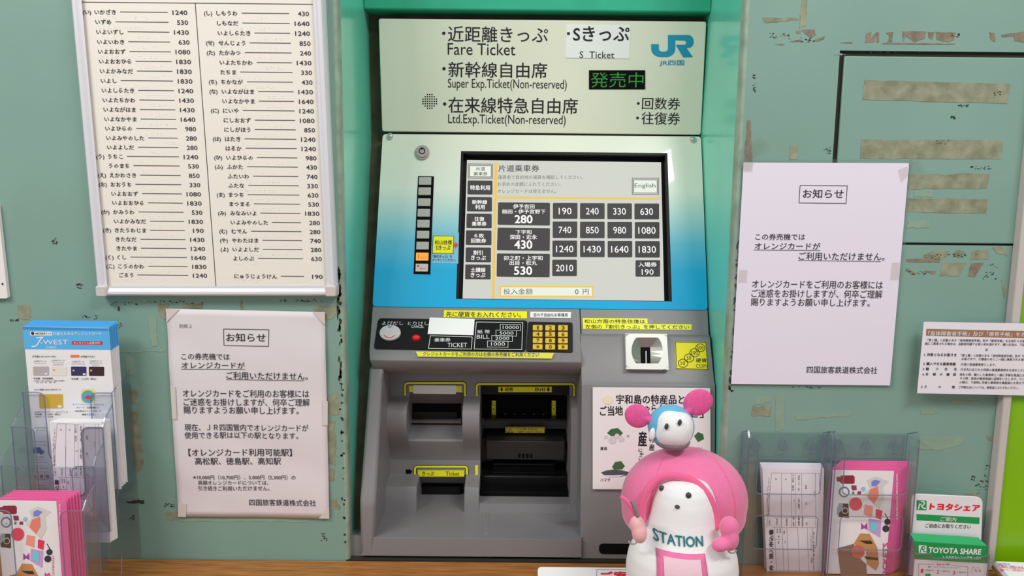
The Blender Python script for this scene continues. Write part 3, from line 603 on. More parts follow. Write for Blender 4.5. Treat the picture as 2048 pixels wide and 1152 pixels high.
# coin slot: plate with an oval cup
SILV = M('white_cast_metal', (222, 222, 214), .35, metal=.25)
g = G(); A = [(1249, 669.3), (1331, 670.3), (1335, 741), (1251, 740)]
ovl = []
for t in range(32):
    a = t / 32 * 2 * math.pi; ovl.append((1292 + 31 * math.cos(a), max(677.4, min(729, 703.5 + 36 * math.sin(a)))))
ab_o = [NP.ab(*p) for p in ovl]; o4 = [NP.ab(*p) for p in A]
ce = Vector(NP.ab(1292, 703.5)); outer = []
for p in ab_o:          # match each oval point to the plate edge
    d = Vector(p) - ce; best = None
    for i in range(4):
        a = Vector(o4[i]); b = Vector(o4[(i + 1) % 4]); e2 = b - a; den = d.x * e2.y - d.y * e2.x
        if abs(den) < 1e-12: continue
        s_ = ((a.x - ce.x) * e2.y - (a.y - ce.y) * e2.x) / den; t_ = ((a.x - ce.x) * d.y - (a.y - ce.y) * d.x) / den
        if s_ > 0 and -1e-6 <= t_ <= 1 + 1e-6: best = s_ if best is None else min(best, s_)
    outer.append(tuple(ce + d * best))
n = 32; hgt = .009
vs = [NP.pt(a, b, hgt) for a, b in outer] + [NP.pt(a, b, hgt) for a, b in ab_o] + [NP.pt(a, b, -.001) for a, b in outer]
fs = [(i, n + i, n + (i + 1) % n, (i + 1) % n)[::-1] for i in range(n)] + [(i, (i + 1) % n, 2 * n + (i + 1) % n, 2 * n + i)[::-1] for i in range(n)]
# true plate corners
g.add(vs, [f[::-1] for f in fs])
for i in range(4):
    g.prism(NP, [o4[i], lerp(o4[i], o4[(i + 1) % 4], .10), lerp(o4[i], o4[i - 1], .10)], -.001, hgt)
cs = tm.part('coin_slot_plate', g, SILV)
sl_ = [NP.ab(*p) for p in ((1281, 694.7), (1300, 694.9), (1300.5, 729), (1280.6, 728.8))]
def sq(p):
    x, y = p; return (min(max(x, sl_[0][0]), sl_[1][0]), min(max(y, sl_[2][1]), sl_[0][1]))
g = G(); vs = [NP.pt(a, b, hgt) for a, b in ab_o] + [NP.pt(*sq(p), .0005) for p in ab_o]
g.add(vs, [(i, (i + 1) % n, n + (i + 1) % n, n + i)[::-1] for i in range(n)]); tm.part('coin_cup', g, M('cast_metal_cup', (150, 150, 142), .3, metal=.5), parent=cs)
g = G(); g.prism(NP, sl_, -.0004, .0008); tm.part('coin_opening', g, BLKM, parent=cs)
g = G(); g.poly(NP, [(1290, 703), (1292, 703), (1292.5, 728.5), (1290.3, 728.5)], .0008, .004); tm.part('divider', g, CHR, parent=cs)
g = G(); g.rr(NP, [(1350, 683.6), (1412, 684.6), (1416, 739.5), (1352, 738.5)], .002, -.0005, .0008); o = tm.part('sticker', g, M('amber_label', (250, 216, 0), .4), label='yellow square coin label with four circled values')
g = G(); f = .0011; g.stroke(NP, [(1351, 684.6), (1411, 685.6), (1415, 738.5), (1353, 737.5)], .9, f, f, True)
for s, x, y, r in (('10', 1365.8, 726.6, 9.5), ('50', 1377.6, 716.2, 9.5), ('100', 1388.8, 705.7, 9.5), ('500', 1400.2, 695.9, 9.2)):
    g.stroke(NP, [(x + r * math.cos(t * math.pi / 12), y + r * .86 * math.sin(t * math.pi / 12)) for t in range(24)], 1.2, f, f, True)
    wd = 4.3 if len(s) == 2 else 6.6; T(g, NP, s, x - wd, y - 3.8, x + wd, y + 3.8, off=f)
T(g, NP, '硬貨', 1391.8, 716.8, 1413, 725.2, off=f, bold=.01); T(g, NP, 'COIN', 1391.8, 728.4, 1414.6, 735.8, off=f); tm.part('sticker_lettering', g, INK, parent=o, each=True)
g = G(); q = rnd([RP.ab(*p) for p in ((1198, 1087), (1330, 1088), (1330, 1109), (1198, 1107.5))], .006, 5); g.prism(RP, q, -.002, .0006); tm.part('slot_recess', g, BLKM, label='black rounded slot at the foot of the machine')
# ---- alcove on the left
XC = Xat(1160, .004, zy(1100, .004))
g = G(); g.loft([(738, 738.5, 768, .062), (760, 737, 764, .057), (985, 721, 753, .012), (1003, 719.5, 751.5, .006), (1020, 719.5, 750.5, .004), (1114.5, 721, 748, .004)], .26); tm.part('cheek', g, GREY, bevel=.004)
g = G(); g.loft([(1074, 744, 1162, .012), (1078, 744, None, .005), (1114.5, 721.5, 1163, .004)], .20); tm.part('front_ledge', g, GREY, bevel=.0015)
xl0 = (Xat(773, .12, zy(800, .12)),)
def col(nm, x0, x1, pr, mat=GREY, lab=None, back=.26):
    g = G(); g.loft([(y, x0 if i == 0 else None, x1 if i == 0 else None, d) for i, (y, d) in enumerate(pr)], back); return tm.part(nm, g, mat, smooth='auto', label=lab)
def XX(px, y=840, d=.10): return (Xat(px, d, zy(y, d)),)
a0_, a1_, b0_, b1_ = XX(813.7), XX(925), XX(959), XX(1142)
up_p = [(742, .134), (790, .130), (798, .127), (806, .118), (816, .105), (830, .098), (850, .0955), (868, .099), (882, .107), (896, .119), (910, .127), (922, .130)]
lo_p = [(922, .130), (950, .128), (958, .120), (966, .106), (976, .094), (990, .089), (1010, .088), (1036, .086)]
col('housing_pillar', xl0, a0_, up_p); col('housing_pillar', a1_, b0_, up_p)
c0_, c1_ = XX(833, 980, .09), XX(929, 980, .09)
col('housing_pillar', xl0, c0_, lo_p); col('housing_pillar', c1_, b0_, lo_p)
col('card_mouth', a0_, a1_, [(742, .134), (787, .130), (789, .138), (808, .160), (811, .168), (846, .168), (848, .160), (852, .153), (880, .118), (885, .1165), (896, .120), (910, .127), (922, .130)])
col('ticket_mouth', c0_, c1_, [(922, .130), (951, .128), (953, .138), (968, .156), (971, .162), (998, .162), (1001, .150), (1024, .102), (1036, .086)])
col('bill_pillar', b1_, (Xat(1162, .1, zy(840, .1)),), [(742, .134), (790, .130), (806, .118), (816, .105), (850, .0955), (990, .089), (1036, .086)])
col('bill_lintel', b0_, b1_, [(742, .134), (771, .131)]); col('bill_sill', b0_, b1_, [(1004, .096), (1008, .090), (1036, .086)])
# slots
def pbox(nm, x0, y0, x1, y1, d0, d1, mat, **k):
    z1 = zy(y0, d0); z0 = zy(y1, d0); g = G(); g.box(Xat(x0, d0, z1), Xat(x1, d0, z1), d0, d1, z0, z1); return tm.part(nm, g, mat, **k)
pbox('slot', 821, 810, 921, 845, .160, .2, BLKM, label='black card slot'); pbox('slot_lip', 817, 843, 922, 848.5, .148, .17, GREYD)
pbox('slot_guide', 826, 826, 914, 842, .156, .162, BLK)
pbox('slot', 836, 970.5, 926, 997.5, .153, .2, BLKM, label='black ticket slot'); pbox('slot_guide', 841, 975, 920, 993, .150, .154, BLK)
pbox('slot_lip', 838, 996, 922, 998.5, .146, .156, CHR)
# bill unit
pbox('bill_cavity', 955, 768, 1146, 1010, .215, .225, BLKM)
pbox('bill_roof', 958, 766, 1143, 790, .150, .22, BLK); pbox('bill_guide', 960, 792, 1140, 838, .185, .22, BLKM)
pbox('bill_guide', 968, 838, 1132, 842, .165, .22, BLK); pbox('bill_guide', 966, 868, 1134, 878, .175, .22, BLKM)
pbox('bill_cover', 972, 882, 1130, 921, .150, .22, M('charcoal_plastic', (38, 37, 37), .4), bevel=.002)
for k in range(4): pbox('vent_slot', 1036 + k * 8, 908, 1041 + k * 8, 916, .1495, .151, BLKM)
pbox('bill_slot', 986, 926, 1110, 946, .158, .22, BLKM); pbox('bill_slot_rim', 988, 928, 1108, 930.5, .154, .158, BLK); pbox('bill_slot_rim', 984, 945, 1112, 947, .148, .158, BLK)
pbox('bill_step', 962, 952, 1138, 1002, .140, .22, BLK, bevel=.003); pbox('bill_floor', 960, 984, 1140, 1006, .115, .22, BLKM, bevel=.002)
for x in (987.6, 1107.4):
    pl = Plane(onY(1085, 820, .184)); g = G(); g.rect(pl, x - 4, 801, x + 4, 836.6, -.0005, .0012); o = tm.part('sticker', g, YEL, label='small upright yellow sticker inside the bill slot')
    g = G()
    for i, c in enumerate('しへい'): T(g, pl, c, x - 2.4, 804 + i * 11, x + 2.4, 810.5 + i * 11, off=.0014, bold=.015)
    tm.part('sticker_lettering', g, INK, parent=o)
pl = Plane(onY(1085, 860, .180)); g = G(); g.rect(pl, 1010.4, 854.4, 1089.8, 866.6, -.004, .001); o = tm.part('sticker', g, M('dull_yellow_label', (190, 170, 45), .5), label='wide yellow warning sticker inside the bill slot')
g = G(); g.stroke(pl, [(1015, 864.5), (1020.5, 857), (1026, 864.5)], .9, .0012, .0012, True); T(g, pl, 'ご注意 お札は', 1034, 856, 1074, 860, off=.0012); T(g, pl, '一枚ずつ入れてください', 1034, 861, 1084, 865.3, off=.0012); g.stroke(pl, [(1012, 855.5), (1088.6, 855.5), (1088.6, 865.6), (1012, 865.6)], .7, .0012, .0012, True); tm.part('sticker_lettering', g, INK, parent=o)
pl = Plane(onY(1085, 830, .184)); g = G()
for k in range(5): x = 1008 + k * 19; g.stroke(pl, [(x, 827), (x + 2.5, 829), (x + 5, 827)], .8, .0005, .0005); g.rect(pl, x + 1, 830, x + 4, 831.5, .0005, .0005)
tm.part('guide_mark', g, GREYD)
# yellow U outlines and labels
AP = planeYZ(.1335, 745, .130, 790); LP = planeYZ(.1300, 922, .128, 950)
def ushape(pl, x0, x1, y0, y1, nm='yellow_outline'):
    pts = [(x0, y1)] + [(x0 + 5 - 5 * math.cos(a), y0 + 5 - 5 * math.sin(a)) for a in (0, .5, 1.0, 1.57)] + [(x1 - 5 + 5 * math.sin(a), y0 + 5 - 5 * math.cos(a)) for a in (0, .5, 1.0, 1.57)] + [(x1, y1)]
    g = G(); g.stroke(pl, pts, 6.2, .0002, .0006); o = tm.part('outline_edge', g, BLKM); g = G(); g.stroke(pl, [(p[0], p[1] - (1 if i in (0, len(pts) - 1) else 0)) for i, p in enumerate(pts)], 4.0, .0006, .001); tm.part(nm, g, YELD)
ushape(AP, 810.5, 930, 766, 796); ushape(AP, 953.5, 1148, 768, 797); ushape(LP, 830, 934, 933, 949.5)
for x0, x1 in ((951.3, 955.2), (1143, 1147)):
    g = G(); g.rect(LP, x0 - .9, 930.4, x1 + .9, 952, .0002, .0006); g.rect(LP, x0, 931.4, x1, 951, .0006, .001); tm.part('yellow_mark', g, YELD)
for pl, x, y in ((AP, 792.5, 790), (AP, 935.5, 791), (LP, 812, 939)):
    g = G(); g.poly(pl, [(x, y), (x + 8.5, y), (x + 13, y + 4.2), (x + 8.5, y + 8.4), (x, y + 8.4)], -.003, .0008); tm.part('black_arrow', g, BLKM)
g = G(); g.rect(AP, 818.4, 772, 923.5, 783.6, .0002, .0008); tm.part('label_strip', g, YEL); g = G(); g.rr(AP, [(827, 770), (913, 770.8), (912, 787.8), (826.6, 786.8)], .001, .0008, .0018); tm.part('sticker', g, WHT, label='blank white sticker above the card slot')
RL = Plane(onY(1085, 778, .149))
g = G(); g.rect(RL, 996.8, 773, 1103.4, 784, -.002, .001); o = tm.part('label_strip', g, YEL)
g = G(); T(g, RL, '紙幣', 1010.4, 774.5, 1026.5, 782.5, off=.0014, bold=.012); T(g, RL, 'Bill', 1070.5, 775, 1089, 782, off=.0014)
for x in (1003.3, 1096.5): g.stroke(RL, [(x, 774.5), (x, 779)], 3.4, .0012, .0012); g.poly(RL, [(x - 3.6, 778.6), (x + 3.6, 778.6), (x, 783)], .0012, .0012)
tm.part('label_lettering', g, INK, parent=o, each=True)
g = G(); g.rect(LP, 836, 940.5, 928.5, 952.6, .0003, .0014); o = tm.part('label_strip', g, YEL)
g = G(); T(g, LP, 'きっぷ', 844.8, 942.2, 868.4, 950.8, off=.0018, bold=.01); T(g, LP, 'Ticket', 891.7, 942.4, 919.2, 950.8, off=.0018); tm.part('label_lettering', g, INK, parent=o, each=True)
# floor of the alcove, divider, steel dish
zf0 = zy(1034, .086); zf1 = zy(1074, .012); XA = xl0[0]; XB = Xat(1162, .1, zy(840, .1)); xd = Xat(985, .05, zy(1050, .05))
g = G(); vs = [(XA - .04, .1, zf0 + .0008), (xd, .1, zf0 + .0008), (xd, .011, zf1), (XA - .04, .011, zf1)]; vs += [(x, y, z - .03) for x, y, z in vs]
g.add(vs, [(0, 3, 2, 1), (3, 7, 6, 2), (1, 2, 6, 5)]); tm.part('alcove_floor', g, GREY)
g = G(); vs = []; fs = []; nx, ny = 24, 14
for j in range(ny + 1):
    for i in range(nx + 1):
        u, v = i / nx, j / ny; x = xd + (XB - xd) * u; y = .098 - .087 * v; z = zf0 + (zf1 - zf0) * v
        e_ = min(1, min(u, 1 - u) * 9) * min(1, min(v, 1 - v) * 5); e_ = e_ * e_ * (3 - 2 * e_)
        vs.append((x, y, z - .012 * e_ * (1 - .5 * v)))
for j in range(ny):
    for i in range(nx): a = j * (nx + 1) + i; fs.append((a, a + nx + 1, a + nx + 2, a + 1))
g.add(vs, fs); tm.part('coin_dish', g, M('worn_steel', (150, 146, 138), .32, metal=.85, noise=.25, nscale=18, bump=.1, bscale=60), smooth=True)
g = G(); x = Xat(974, .05, zf0); g.box(x - .0045, x + .0045, .016, .088, zf1 - .01, zf0 + .006); tm.part('divider_rib', g, GREY, bevel=.003)
FLAP = clear('smoked_flap', (.85, .85, .85), .1, .1)
g = G(); pa = onY(1112, 1026, .05); pb_ = onY(1150, 1010, .03); pc = onY(1156, 1040, .03); pd_ = onY(1116, 1046, .05); g.add([pa, pb_, pc, pd_] + [p + Vector((0, .002, -.001)) for p in (pa, pb_, pc, pd_)], [(0, 3, 2, 1), (4, 5, 6, 7), (0, 1, 5, 4), (1, 2, 6, 5), (2, 3, 7, 6), (3, 0, 4, 7)]); tm.part('coin_flap', g, FLAP)
ORD = ['first', 'second', 'third', 'fourth', 'fifth', 'sixth', 'seventh', 'eighth', 'ninth', 'tenth']
def nth(k, n): return 'rearmost' if k == n - 1 else ORD[k]
# ================================================================= THINGS ON THE WALL
ALU = M('brushed_aluminium', (222, 219, 223), .3, metal=.3); ALUD = M('corner_plastic', (196, 186, 184), .45)
SHEET = M('cream_sheet', (226, 219, 208), .45, bump=.05, bscale=60)
# ---- fare board
FB = Plane((0, -.014, 0)); FS = Plane((0, -.0095, 0))
o4 = [FB.ab(*p) for p in ((150, -120), (640, -120), (673, 592), (195.5, 592))]
o4[0] = lerp(FB.ab(195.5, 592), FB.ab(141.6, 0), 1.22); o4[1] = lerp(FB.ab(673, 592), FB.ab(647, 0), 1.22)
fb = Thing('fare_board', 'framed cream braille fare board with kana station names above the left notice', 'fare board', (FB.ab(430, 592)[0], 0, FB.ab(430, 592)[1]))
mg = .0125
def inset(q, m): c = sum((Vector(p) for p in q), Vector((0, 0))) / 4; return [(p[0] + (m if p[0] < c.x else -m), p[1] + (m if p[1] < c.y else -m)) for p in q]
i4 = inset(o4, mg)
g = G(); g.prism(FS, inset(o4, .006), -.0085, 0); sh = fb.part('sheet', g, SHEET)
for i in range(4):
    j = (i + 1) % 4; g = G(); A, B, C_, D_ = [Vector(v) for v in (o4[i], o4[j], i4[j], i4[i])]
    t = (B - A).normalized() * .012 if i in (2,) else Vector((0, 0)); n_ = 5; vs = []
    for P0, P1 in ((A + (t), D_ + t * .2), (B - t, C_ - t * .2)):
        for k in range(n_ + 1):
            u = k / n_; q = P0.lerp(P1, u); vs.append(FB.pt(q.x, q.y, .0035 * math.sin(math.pi * min(1, u * 1.25) ** .8) - .001))
    m_ = n_ + 1; fs = [(k, k + 1, m_ + k + 1, m_ + k) for k in range(n_)]; fs = [f[::-1] for f in fs]
    vs += [FB.pt(*(A + t), -.0138), FB.pt(*(B - t), -.0138)]; fs.append((2 * m_, 0, m_, 2 * m_ + 1)[::-1])
    g.add(vs, fs); fb.part('frame_rail', g, ALU, smooth='auto')
for cx_, cy_ in ((o4[2][0], o4[2][1]), (o4[3][0], o4[3][1])):
    s = -1 if cx_ > o4[3][0] + .1 else 1; g = G(); q = rnd([(cx_ - s * .0005, cy_ - .0005), (cx_ + s * .0135, cy_ - .0005), (cx_ + s * .0135, cy_ + .0135), (cx_ - s * .0005, cy_ + .0135)], .003, 4); g.prism(FB, q, -.0138, .0042); fb.part('corner_cap', g, ALUD, bevel=.0015)
Lc = [('いかざき', 'い', 1240), ('いずめ', 0, 530), ('いよいずし', 0, 1430), ('いよいわき', 0, 630), ('いよおおず', 0, 1080), ('いよおおひら', 0, 1830), ('いよかみなだ', 0, 1830), ('いよし', 0, 1830), ('いよしらたき', 0, 1240), ('いよたちかわ', 0, 1430), ('いよながはま', 0, 1430), ('いよなかやま', 0, 1640), ('いよひらの', 0, 980), ('いよみやのした', 0, 280), ('いよよしだ', 0, 280), ('うちこ', 'う', 1240), ('うのまち', 0, 530), ('えかわさき', 'え', 850), ('おおうち', 'お', 330), ('いよおおず', 0, 1080), ('いよおおひら', 0, 1830), ('かみうわ', 'か', 530), ('いよかみなだ', 0, 1830), ('きたうわじま', 'き', 190), ('きたなだ', 0, 1430), ('きたやま', 0, 1240), ('くし', 'く', 1640), ('こうのかわ', 'こ', 1830), ('ごろう', 0, 1240)]
Rc = [('しもうわ', 'し', 430), ('しもなだ', 0, 1640), ('いよしらたき', 0, 1240), ('せんじょう', 'せ', 850), ('たかみつ', 'た', 240), ('いよたちかわ', 0, 1430), ('たちま', 0, 330), ('ちかなが', 'ち', 430), ('いよながはま', 'な', 1430), ('いよなかやま', 0, 1640), ('にいや', 'に', 1240), ('にしおおず', 0, 1080), ('にしがほう', 0, 850), ('はたき', 'は', 1240), ('はるか', 0, 1240), ('いよひらの', 'ひ', 980), ('ふかた', 'ふ', 430), ('ふたいわ', 0, 740), ('ふたな', 0, 330), ('まつち', 'ま', 630), ('まつまる', 0, 530), ('みなみいよ', 'み', 1830), ('いよみやのした', 0, 280), ('むでん', 'む', 280), ('やわたはま', 'や', 740), ('いよよしだ', 'よ', 280), ('よしのぶ', 0, 630), None, ('にゅうじょうけん', 0, 190)]
tx = G(); ln = G(); br = G()
# column anchors: (x at row 0, x at last row) in the photo
def anch(x0, x1, i): y = 30.5 + (555 - 30.5) * i / 28 + (-1.0 * math.sin(math.pi * i / 28)) * -2.2; a0 = FS.ab(x0, 30.5); a1 = FS.ab(x1, 555.2); t = i / 28; return a0[0] + (a1[0] - a0[0]) * t
def rowb(i): ys = [30.5, 50.3, 70, 89.8, 109.3, 128.8, 148.2, 167.6, 186.8, 206, 225, 244, 262.8, 281.6, 300.3, 318.8, 337.2, 356, 374.5, 393, 411.3, 429.6, 448, 466, 484, 502, 520, 538, 555.5]; return FS.ab(400, ys[i])[1]
em = .0066
for cols, ps, ns, de, nr in ((Lc, (166, 215), (189.5, 238.5), (336, 377), (375, 414.5)), (Rc, (408, 445), (433, 469), (578.5, 608), (618, 645.5))):
    for i, r in enumerate(cols):
        if not r: continue
        b = rowb(i); xn = anch(*ns, i); w_ = TL(tx, FS, r[0], xn, b, em, 1.05, bold=.022)
        if r[1]: TL(tx, FS, '(' + r[1] + ')', anch(*ps, i), b, em, 1.0, bold=.022)
        vs_, fs_ = glyphs(str(r[2]), .014, 2); x0_ = min(v[0] for v in vs_); x1_ = max(v[0] for v in vs_); y0_ = min(v[1] for v in vs_); y1_ = max(v[1] for v in vs_); dw = .00462 * len(str(r[2])) - .0004; xr_ = anch(*nr, i); put(tx, FS, [((v[0] - x1_) / (x1_ - x0_), (v[1] - y0_) / (y1_ - y0_)) for v in vs_], fs_, (xr_, b + .0001), (dw, 0), (0, .0054), .0004, None, 3)
        xs = xn + w_ + .005; xe = anch(*de, i); ln.prism(FS, [(xs, b + .0026), (xe, b + .0026), (xe, b + .0034), (xs, b + .0034)], .0003, .0003)
        rg = random.Random(i + (0 if cols is Lc else 99))
        for st, cnt_ in ((xn + .004, 5), (xs + .012, 4)):
            for c_ in range(cnt_ * 2):
                for k in range(2):
                    if rg.random() < .5:
                        x = st + c_ * .0024 + (c_ // 2) * .0012; z = b - .0026 - k * .0021; v = [FS.pt(x + .0006 * math.cos(t), z + .0006 * math.sin(t), .0001) for t in (0, 1.05, 2.1, 3.14, 4.2, 5.2)] + [FS.pt(x, z, .0006)]
                        br.add(v, [(a, (a + 1) % 6, 6) for a in range(6)])
yr = FS.ab(300, 5.5)[1]; ln.prism(FS, [(i4[0][0] - .004, yr - .0004), (i4[1][0], yr - .0004), (i4[1][0], yr + .0004), (i4[0][0] - .004, yr + .0004)], .0003, .0003)
A = Vector(FS.ab(390.5, 5.5)); B = Vector(FS.ab(432.3, 576.5)); ln.ribbon(FS, [A, B], .0004, .0003, .0003)
fb.part('lettering', tx, INKB, parent=sh, kind='stuff'); fb.part('ruled_line', ln, INKB, parent=sh, kind='stuff'); fb.part('braille_dot', br, SHEET, parent=sh, kind='stuff')
# header band of the board above the frame line is out of view
# ---- left paper notice (slightly wavy sheet)
LN = Plane((0, -.002, 0))
c4 = [Vector(LN.ab(*p)) for p in ((332.6, 617), (650, 624), (659, 1036), (357, 1032.5))]
def wave(a, b): return .0013 * (.5 + .5 * math.sin(a * 55 + b * 23)) * (.6 + .4 * math.sin(b * 70 + 1.3)) + .0010 * abs(math.sin(a * 13 + b * 31))
def wavew(p): k = wave(p.x, p.z); return p + Vector((0, -k, 0))
nt_ = Thing('paper_notice', 'white paper notice with boxed heading and dense lines, taped up below the fare board', 'notice', (c4[3].x, 0, c4[3].y))
g = G(); nx, ny = 26, 34; vs = []
for j in range(ny + 1):
    for i in range(nx + 1):
        u, v = i / nx, j / ny; q = c4[3].lerp(c4[2], u).lerp(c4[0].lerp(c4[1], u), v); vs.append(wavew(LN.pt(q.x, q.y)))
fs = [(j * (nx + 1) + i, j * (nx + 1) + i + 1, (j + 1) * (nx + 1) + i + 1, (j + 1) * (nx + 1) + i) for j in range(ny) for i in range(nx)]
g.add(vs, fs); ps_ = nt_.part('sheet', g, M('notice_paper', (214, 207, 210), .75, bump=.3, bscale=30), smooth=True); so = ps_.modifiers.new('s', 'SOLIDIFY'); so.thickness = .0002; so.offset = -1
g = G(); gg = G(); W = dict(warp=wavew, off=.0006)
T(gg, LN, '別紙２', 359.3, 647.5, 384, 655.5, **W)
for s, x0, y0, x1, y1, dy, bd in [('お知らせ', 453.6, 665.4, 532.5, 682.5, .8, .01), ('この券売機では', 364, 705.8, 460.5, 719, .6, .006), ('オレンジカードが', 364.7, 723.2, 490.8, 736, .6, .008), ('ご利用いただけません。', 453.6, 742.5, 616, 757.5, 2.2, .008), ('オレンジカードをご利用のお客様には', 367, 778, 618.6, 793.5, 1.6, .006), ('ご迷惑をお掛けしますが、何卒ご理解', 368.5, 795.5, 619.7, 810.6, 1.6, .006), ('賜りますようお願い申し上げます。', 368.5, 811.5, 598, 826.5, 1.6, .006),
        ('現在、ＪＲ四国管内でオレンジカードが', 370.8, 846.7, 617.8, 860.5, 1.6, .004), ('使用できる駅は以下の駅となります。', 370.8, 862.8, 597.6, 876, 1.2, .004), ('【オレンジカード利用可能駅】', 378.4, 896.4, 584.5, 911.4, .6, .008), ('高松駅、徳島駅、高知駅', 391.4, 914, 562.5, 928.6, .4, .008), ('※10,000円（10,700円）、5,000円（5,300円）の', 387.6, 948.7, 591.9, 958.2, .6, .006), ('高額オレンジカードについては、', 397.5, 959.6, 537.6, 968.6, .4, .004), ('引き続きご利用いただけません。', 397.5, 970.4, 539.6, 980.2, .4, .004), ('四国旅客鉄道株式会社', 499.5, 997.4, 633, 1010.4, .6, .006)]:
    T(g, LN, s, x0, y0, x1, y1, dy=dy, bold=bd, res=2, **W)
def wstroke(g, pl, px, w, closed=False, warp=None, off=.0006, seg=10):
    out = []; n = len(px)
    for i in range(n if closed else n - 1):
        a, b = px[i], px[(i + 1) % n]; out += [(a[0] + (b[0] - a[0]) * k / seg, a[1] + (b[1] - a[1]) * k / seg) for k in range(seg)]
    if not closed: out.append(px[-1])
    t = G(); t.stroke(pl, out, w, off, off, closed); g.add([warp(Vector(v)) for v in t.v] if warp else t.v, t.f)
wstroke(g, LN, [(448, 657.3), (538.4, 659), (537.6, 692), (449, 690)], 1.1, True, wavew); wstroke(g, LN, [(364, 737.6), (491.5, 738.2)], .9, warp=wavew); wstroke(g, LN, [(452.5, 758.4), (609.4, 761)], .9, warp=wavew)
nt_.part('lettering', g, INKB, parent=ps_, each=True); nt_.part('small_lettering', gg, GREYINK, parent=ps_)
TP = M('masking_tape', (206, 196, 190), .4)
for i, q in enumerate([[(333, 617), (360, 618), (334, 644)], [(626, 623.5), (650, 624), (651, 650)], [(358, 1005), (374, 1006), (373, 1033), (357, 1032)], [(659, 1012), (659, 1036), (638, 1035.5)], [(342, 770), (352, 773), (355, 838), (346, 838)], [(646, 800), (656, 802), (656, 850), (646, 850)]]):
    g = G(); t = G(); t.poly(LN, q, .0009, .0011); g.add([wavew(Vector(v)) for v in t.v], t.f); nt_.part('tape', g, TP, parent=ps_)
# ---- right laminated notice
RN = Plane((0, -.003, 0)); c4 = [(1487.3, 325), (1818.2, 326.3), (1780, 771), (1462.5, 767.8)]
rn = Thing('laminated_notice', 'laminated white notice with boxed heading hung right of the machine over the hatch corner', 'notice', (RN.ab(1462, 768)[0], 0, RN.ab(1462, 768)[1]))
g = G(); g.poly(RN, c4, -.0006, 0); ps_ = rn.part('sheet', g, M('notice_paper_white', (222, 214, 226), .5, bump=.1, bscale=20), )
LAM = clear('laminate', (.90, .93, .90), .06, .15)
g = G(); g.rr(RN, [(1479, 318), (1826, 319), (1789, 778.5), (1455, 775.5)], .002, -.0012, -.0008); rn.part('laminate_film', g, LAM, parent=ps_)
g = G()
for s, x0, y0, x1, y1, dy, bd in [('お知らせ', 1605, 378.2, 1686.5, 396.2, .5, .01), ('この券売機では', 1510.3, 467, 1609.7, 480, .3, .006), ('オレンジカードが', 1508.8, 485, 1640, 498.5, .4, .008), ('ご利用いただけません。', 1597, 504, 1768.5, 520, 1.4, .008), ('オレンジカードをご利用のお客様には', 1503.8, 559.5, 1764.8, 576, 2.2, .006), ('ご迷惑をお掛けしますが、何卒ご理解', 1502.5, 578.2, 1763.8, 594.6, 2.2, .006), ('賜りますようお願い申し上げます。', 1501.2, 596, 1739, 611.6, 2.0, .006), ('四国旅客鉄道株式会社', 1613, 732, 1754, 746, 1.6, .006)]:
    T(g, RN, s, x0, y0, x1, y1, dy=dy, bold=bd)
g.stroke(RN, [(1600, 370.7), (1694.3, 371.6), (1692, 406.8), (1598, 405.7)], 1.1, .0004, .0004, True); g.stroke(RN, [(1507.5, 499.8), (1640.3, 500.8)], .9, .0004, .0004); g.stroke(RN, [(1595.5, 520.8), (1761.6, 523)], .9, .0004, .0004)
rn.part('lettering', g, INKB, parent=ps_, each=True)
for q in [[(1488, 326), (1506, 326), (1504, 344), (1487, 344)], [(1478, 540), (1495, 540), (1493, 566), (1476, 565)], [(1783, 525), (1800, 525), (1798, 560), (1780, 560)], [(1795, 340), (1814, 332), (1816, 350), (1802, 366)]]:
    g = G(); g.poly(RN, q, .0004, .0006); rn.part('tape', g, clear('tape_yellowed', (.93, .90, .84), .08, .3), parent=ps_)
g = G(); g.prism(RN, ragged(RN, [(1476, 298), (1522, 272), (1538, 292), (1508, 314), (1503, 340), (1474, 340)], 1, 8), .0006, .0009); rn.part('tape', g, TAPE, parent=ps_)
g = G(); g.prism(RN, ragged(RN, [(1816, 318), (1836, 318), (1854, 344), (1820, 350)], 1, 9), .0006, .0009); rn.part('tape', g, TAPE, parent=ps_)
# ---- small notice at the right edge
SN = Plane((0, -.0172, 0)); x_ = lambda cx, cy: (1820 + cx / 6.776, 630 + cy / 6.776)
sn = Thing('small_notice', 'small white notice with a brown heading bar and numbered lines, at the right edge', 'notice', (SN.ab(1840, 788)[0], 0, SN.ab(1840, 788)[1]))
BR = SN.ab(2150, 792); g = G(); g.poly(SN, [x_(190, 93), (2146, 648.5), (2150, 793), x_(98, 1060)], -.0008, 0); ps_ = sn.part('sheet', g, PAPER, label='white laminated sheet')
g = G(); g.poly(SN, [x_(150, 60), (2160, 644), (2164, 799), x_(60, 1090)], -.0016, -.001); sn.part('laminate_film', g, LAM, parent=ps_)
g = G(); g.poly(SN, [x_(222, 187), (2140, 664), (2140, 678.5), x_(215, 278)], .0001, .0003); sn.part('heading_bar', g, M('brown_print', (150, 112, 84), .6), parent=ps_)
g = G(); T(g, SN, '「身体障害者手帳」及び「療育手帳」をお持ちのお客さまへ', 1855.5, 661.8, 2136, 671, off=.0006, dy=3.5, bold=.008); sn.part('heading_lettering', g, WHT, parent=ps_)
g = G()
def st(s, cx, cy, emp, sx=1.0, b=0.0): A = SN.ab(*x_(cx, cy)); m = SN.mpp(*x_(cx, cy))[0]; TL(g, SN, s, A[0], A[1] - 0, emp / 6.776 * m, sx, bold=b, ang=-.004)
